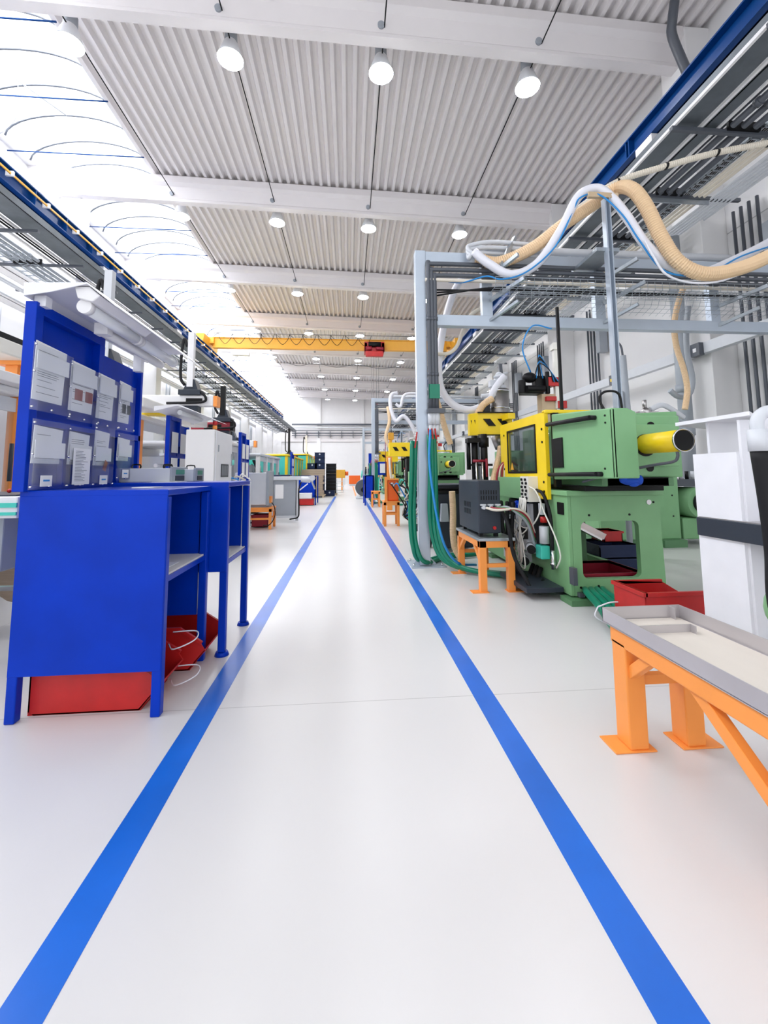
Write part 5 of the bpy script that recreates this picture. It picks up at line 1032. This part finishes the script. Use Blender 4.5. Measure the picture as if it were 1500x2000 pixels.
part('beam', MBox(-3.6, -3.25, 7.0, 10.1, 2.34, 2.5), 'cream', t, bev=.02); part('cable_chain', MBox(-3.6, -3.5, 7.0, 8.1, 2.5, 2.58), 'rubber', t); part('mount', MBox(-3.6, -3.3, 7.7, 7.95, 2.31, 2.45), 'yellow', t)
t = thing('operator_panel', 'white operator panel with a small dark display at the left edge', 'control panel', (-3.4, 4.4, 2.2))
part('case', MBox(-3.75, -3.4, 4.35, 5.0, 2.2, 2.3), 'white_paint', t, bev=.01); part('display', MB().box(-3.399, -3.39, 4.7, 4.85, 2.21, 2.29), 'black', t); part('label_plate', MBox(-3.41, -3.395, 4.9, 5.0, 2.2, 2.28), 'orange', t)
t = thing('parts_conveyor', 'low pale conveyor with a green leg at the left edge', 'conveyor', (-2.6, 3.6, 0))
part('belt_frame', MB().box(-3.4, -2.15, 3.0, 3.8, .98, 1.12), 'white_paint', t, bev=.01); part('trim', MB().box(-3.4, -2.15, 2.99, 3.0, 1.0, 1.02).box(-3.4, -2.15, 2.99, 3.0, 1.05, 1.08), 'teal', t)
part('belt', MBox(-3.35, -2.2, 3.05, 3.75, 1.12, 1.13), 'charcoal', t); part('leg', MB().box(-2.25, -2.19, 3.4, 3.5, 0, .98).box(-3.3, -3.24, 3.4, 3.5, 0, .98), 'green_dark', t)
part('side_box', MBox(-3.4, -2.3, 3.1, 3.6, .62, .98), 'grey', t, bev=.01); part('rung', MB().box(-3.3, -2.2, 3.43, 3.47, .42, .45), 'chrome', t)
for i, mt in enumerate(('red', 'yellow', 'blue', 'green')): solo('small_part', MB().sphere((-2.5+.07*i, 3.4+.04*i, 1.145), .015), mt, ('red', 'yellow', 'blue', 'green')[i]+' small part lying on the conveyor at the left edge', 'part', (-2.5+.07*i, 3.4+.04*i, 1.15))
solo('sack', MB().sphere((-2.75, 4.0, .38), .22, (1, .8, .9)), 'cardboard', 'brown sack standing under the conveyor at the left edge', 'sack', (-2.75, 4, .3))
# ---- grey control box on an orange stand
stand((-2.62, 10.1, 0), 'orange stand under the grey control box on the left', .85, .6, .5, 'orange', .06, False)
t = thing('control_box', 'large pale grey control box on the left orange stand', 'control unit', (-2.15, 10.4, .5))
part('case', MBox(-2.62, -1.9, 10.15, 10.7, .56, 1.3), 'light_grey', t, bev=.015); part('base', MBox(-2.6, -1.85, 10.2, 10.65, .5, .56), 'grey', t)
f = part('front_frame', MBox(-1.9, -1.84, 10.12, 10.74, .54, 1.34), 'grey', t, bev=.01); part('label_plate', MBox(-2.56, -2.4, 10.144, 10.15, .93, 1.05), 'grey', t); part('plug', MB().box(-1.84, -1.8, 10.2, 10.4, .6, .75), 'orange', f)
solo('power_cable', MB().tube([(-1.8, 10.3, .6), (-1.72, 10.2, .5), (-1.7, 10.15, .3), (-1.8, 10.1, .12), (-1.95, 10.1, .1)], .012, 6, 6), 'rubber', 'black cable hanging beside the left orange stand', 'cable', (-1.75, 10.2, .4))
euro_crate(-2.3, -1.92, 10.5, 10.95, .02, .28, 'red_bin', 'red_dark', 'dark red bin under the left orange stand', cat='bin')
t = thing('floor_rack', 'low dark blue tube rack behind the left orange stand', 'rack', (-2.6, 11, 0)); part('tubes', MB().box(-2.7, -2.66, 10.9, 10.94, 0, .5).box(-2.45, -2.41, 10.9, 10.94, 0, .5).box(-2.7, -1.95, 10.9, 10.94, .06, .1), 'navy', t)
# gripper tools heap behind second desk
t = thing('hose_coupling', 'heap of hose couplings lying on the grey stand before the grey control box', 'coupling', (-2.2, 7.7, 1.1))
part('stand', MBox(-2.5, -1.75, 7.55, 7.9, 0, 1.12), 'light_grey', t)
for i in range(6): part('coupling', MB().tube([(-2.35+.09*i, 7.65, 1.13), (-2.3+.09*i, 7.6, 1.2+.03*(i % 3)), (-2.15+.09*i, 7.65, 1.16)], .014, 6, 4), ('rubber', 'red', 'chrome', 'hose_blue', 'hose_cream', 'chrome')[i], t)
# ---- conveyor with mesh guard
t = thing('guarded_conveyor', 'conveyor with a clear side guard and motor, right of the grey control box', 'conveyor', (-1.7, 12, 0))
part('rail', MB().box(-2.4, -1.05, 11.9, 12.1, 1.1, 1.2), 'light_grey', t, bev=.01); part('side_guard', MBox(-2.05, -1.43, 11.95, 11.97, .12, 1.1), 'grey', t, 'grey translucent side guard')
part('guard_sheet', MBox(-2.0, -1.78, 11.94, 11.95, .6, .98), 'paper', t); part('leg', MB().box(-1.45, -1.38, 11.95, 12.02, 0, 1.1).box(-2.1, -2.04, 11.95, 12.02, 0, 1.1), 'light_grey', t)
part('guard_frame', MB().box(-2.1, -1.38, 11.93, 11.98, .08, .14), 'light_grey', t)
mo = part('motor', MB().cyl((-1.3, 11.9, 1.12), (-1.05, 11.9, 1.1), .08, 16).box(-1.1, -.98, 11.85, 12.0, 1.05, 1.2).cyl((-1.0, 11.8, 1.15), (-1.0, 12.1, 1.15), .07, 14), 'light_grey', t, bev=.005)
part('strut', MB().bar((-1.02, 11.9, 1.08), (-.92, 11.85, .85), .05, .03).bar((-1.12, 11.9, 1.0), (-1.35, 11.9, .82), .05, .03), 'chrome', mo)
part('cable', MB().tube([(-1.3, 11.9, 1.05), (-1.36, 11.88, .8), (-1.35, 11.88, .3), (-1.38, 11.88, .1), (-1.6, 11.9, .05)], .02, 6, 5), 'rubber', t)
t = thing('conveyor_tub', 'navy tub behind the guarded conveyor', 'tub', (-1.9, 13, 1.1)); part('tub', MBox(-2.35, -1.75, 13, 13.5, 1.1, 1.25), 'navy', t, bev=.03); part('stand', MBox(-2.3, -1.8, 13.05, 13.45, 0, 1.1), 'light_grey', t)
# ---- blue bench, red bin, cardboard, crates
t = blue_bench(-2.3, -1.36, 18.0, 19.4, 'small blue work bench before the cardboard stack on the left')
euro_crate(-2.0, -1.42, 17.6, 17.95, .02, .25, 'red_bin', 'red', 'bright red bin at the small blue bench on the left', cat='bin')
solo('white_box', MBox(-2.1, -1.5, 17.62, 17.9, .27, .5, ), 'white_paint', 'white box with a red line above the bright red bin', 'box', (-1.8, 17.7, .36), bev=.01)
t = thing('pallet', 'wooden pallet under the cardboard stack', 'pallet', (-1.95, 24, 0))
part('deck', MBox(-2.65, -1.3, 23.6, 24.6, .1, .14), 'wood', t)
for x in (-2.6, -2.0, -1.4): part('block', MBox(x-.05, x+.05, 23.6, 24.6, 0, .1), 'wood', t)
for i in range(12):
    dx = rs.uniform(-.04, .04); z = .14+.116*i; w1 = .1 if i > 8 else 0
    solo('cardboard_bundle', MBox(-2.5-w1+dx, -1.42+w1*.5+dx, 23.65, 24.5, z, z+.112), 'cardboard', 'flat bundle of folded cardboard boxes in the stack on the pallet', 'cardboard', (-1.95, 24, z), 'cardboard bundles on the pallet', bev=.01)
def crate0():
    x0, x1, y0, y1, z0, h = -.29, .29, -.2, .2, 0, .31
    t = thing('navy_crate', '', 'crate', (0, 0, 0), 'navy crates stacked behind the cardboard')
    part('body', MBox(x0, x1, y0, y1, 0, h-.03), 'navy', t, bev=.015); part('rim', MBox(x0-.015, x1+.015, y0-.015, y1+.015, h-.03, h), 'navy', t, bev=.006)
    part('grip_hole', MB().cyl((0, y0-.003, .2), (0, y0, .2), .05, 12), 'light_grey', t, 'pale hand hole'); return t
cr = crate0(); firstc = True
for col, (x, nn) in enumerate(((-2.15, 6), (-1.72, 8), (-1.1, 1))):
    for i in range(nn):
        pos = (x, 25.6 if col < 2 else 24.9, .02+.315*i); lb = '%s crate from the floor in the %s navy stack' % (ORD[i] if i else 'lowest', ('left', 'taller right', 'single front')[col])
        if col == 2: lb = 'single navy crate on the floor before the black crates'
        if firstc: cr.location = pos; cr['label'] = lb; firstc = False
        else: dup(cr, pos, lb)
for i in range(9):
    t = thing('black_crate', '%s black crate from the floor in the stack next to the navy crates' % (ORD[i] if i else 'lowest'), 'crate', (-1.08, 26.4, .1+.2*i), 'black crates beside the navy stack')
    part('body', MBox(-1.38, -.78, 26.1, 26.8, .1+.2*i, .285+.2*i), 'rubber', t, bev=.01); part('rim', MBox(-1.4, -.76, 26.08, 26.82, .27+.2*i, .295+.2*i), 'charcoal', t)
solo('pallet', MB().box(-1.45, -.7, 26.0, 26.9, .06, .1).box(-1.4, -1.3, 26, 26.9, 0, .06).box(-.85, -.75, 26, 26.9, 0, .06), 'wood', 'wooden pallet under the black crates', 'pallet', (-1.1, 26.4, 0))
t = thing('orange_guard', 'amber guard box of a machine beyond the black crates', 'guard', (-.9, 34, 0)); part('guard', MBox(-1.5, -.3, 34, 35, .95, 1.6), 'crane_yellow', t, bev=.03); part('knob', MB().cyl((-.3, 34.3, 1.3), (-.05, 34.3, 1.3), .16, 16), 'orange_deep', t); part('stand', MB().box(-1.4, -1.3, 34, 34.9, 0, .95).box(-.6, -.5, 34, 34.9, 0, .95), 'orange', t)
t = thing('wire_cart', 'wire trolley standing beyond the black crates', 'cart', (-.5, 30, 0))
m = MB()
for z in (.1, .4, .75): m.box(-.85, -.35, 30, 30.6, z, z+.03)
for x in (-.85, -.38):
    for y in (30, 30.57): m.box(x, x+.03, y, y+.03, 0, .9)
part('frame', m, 'light_grey', t)
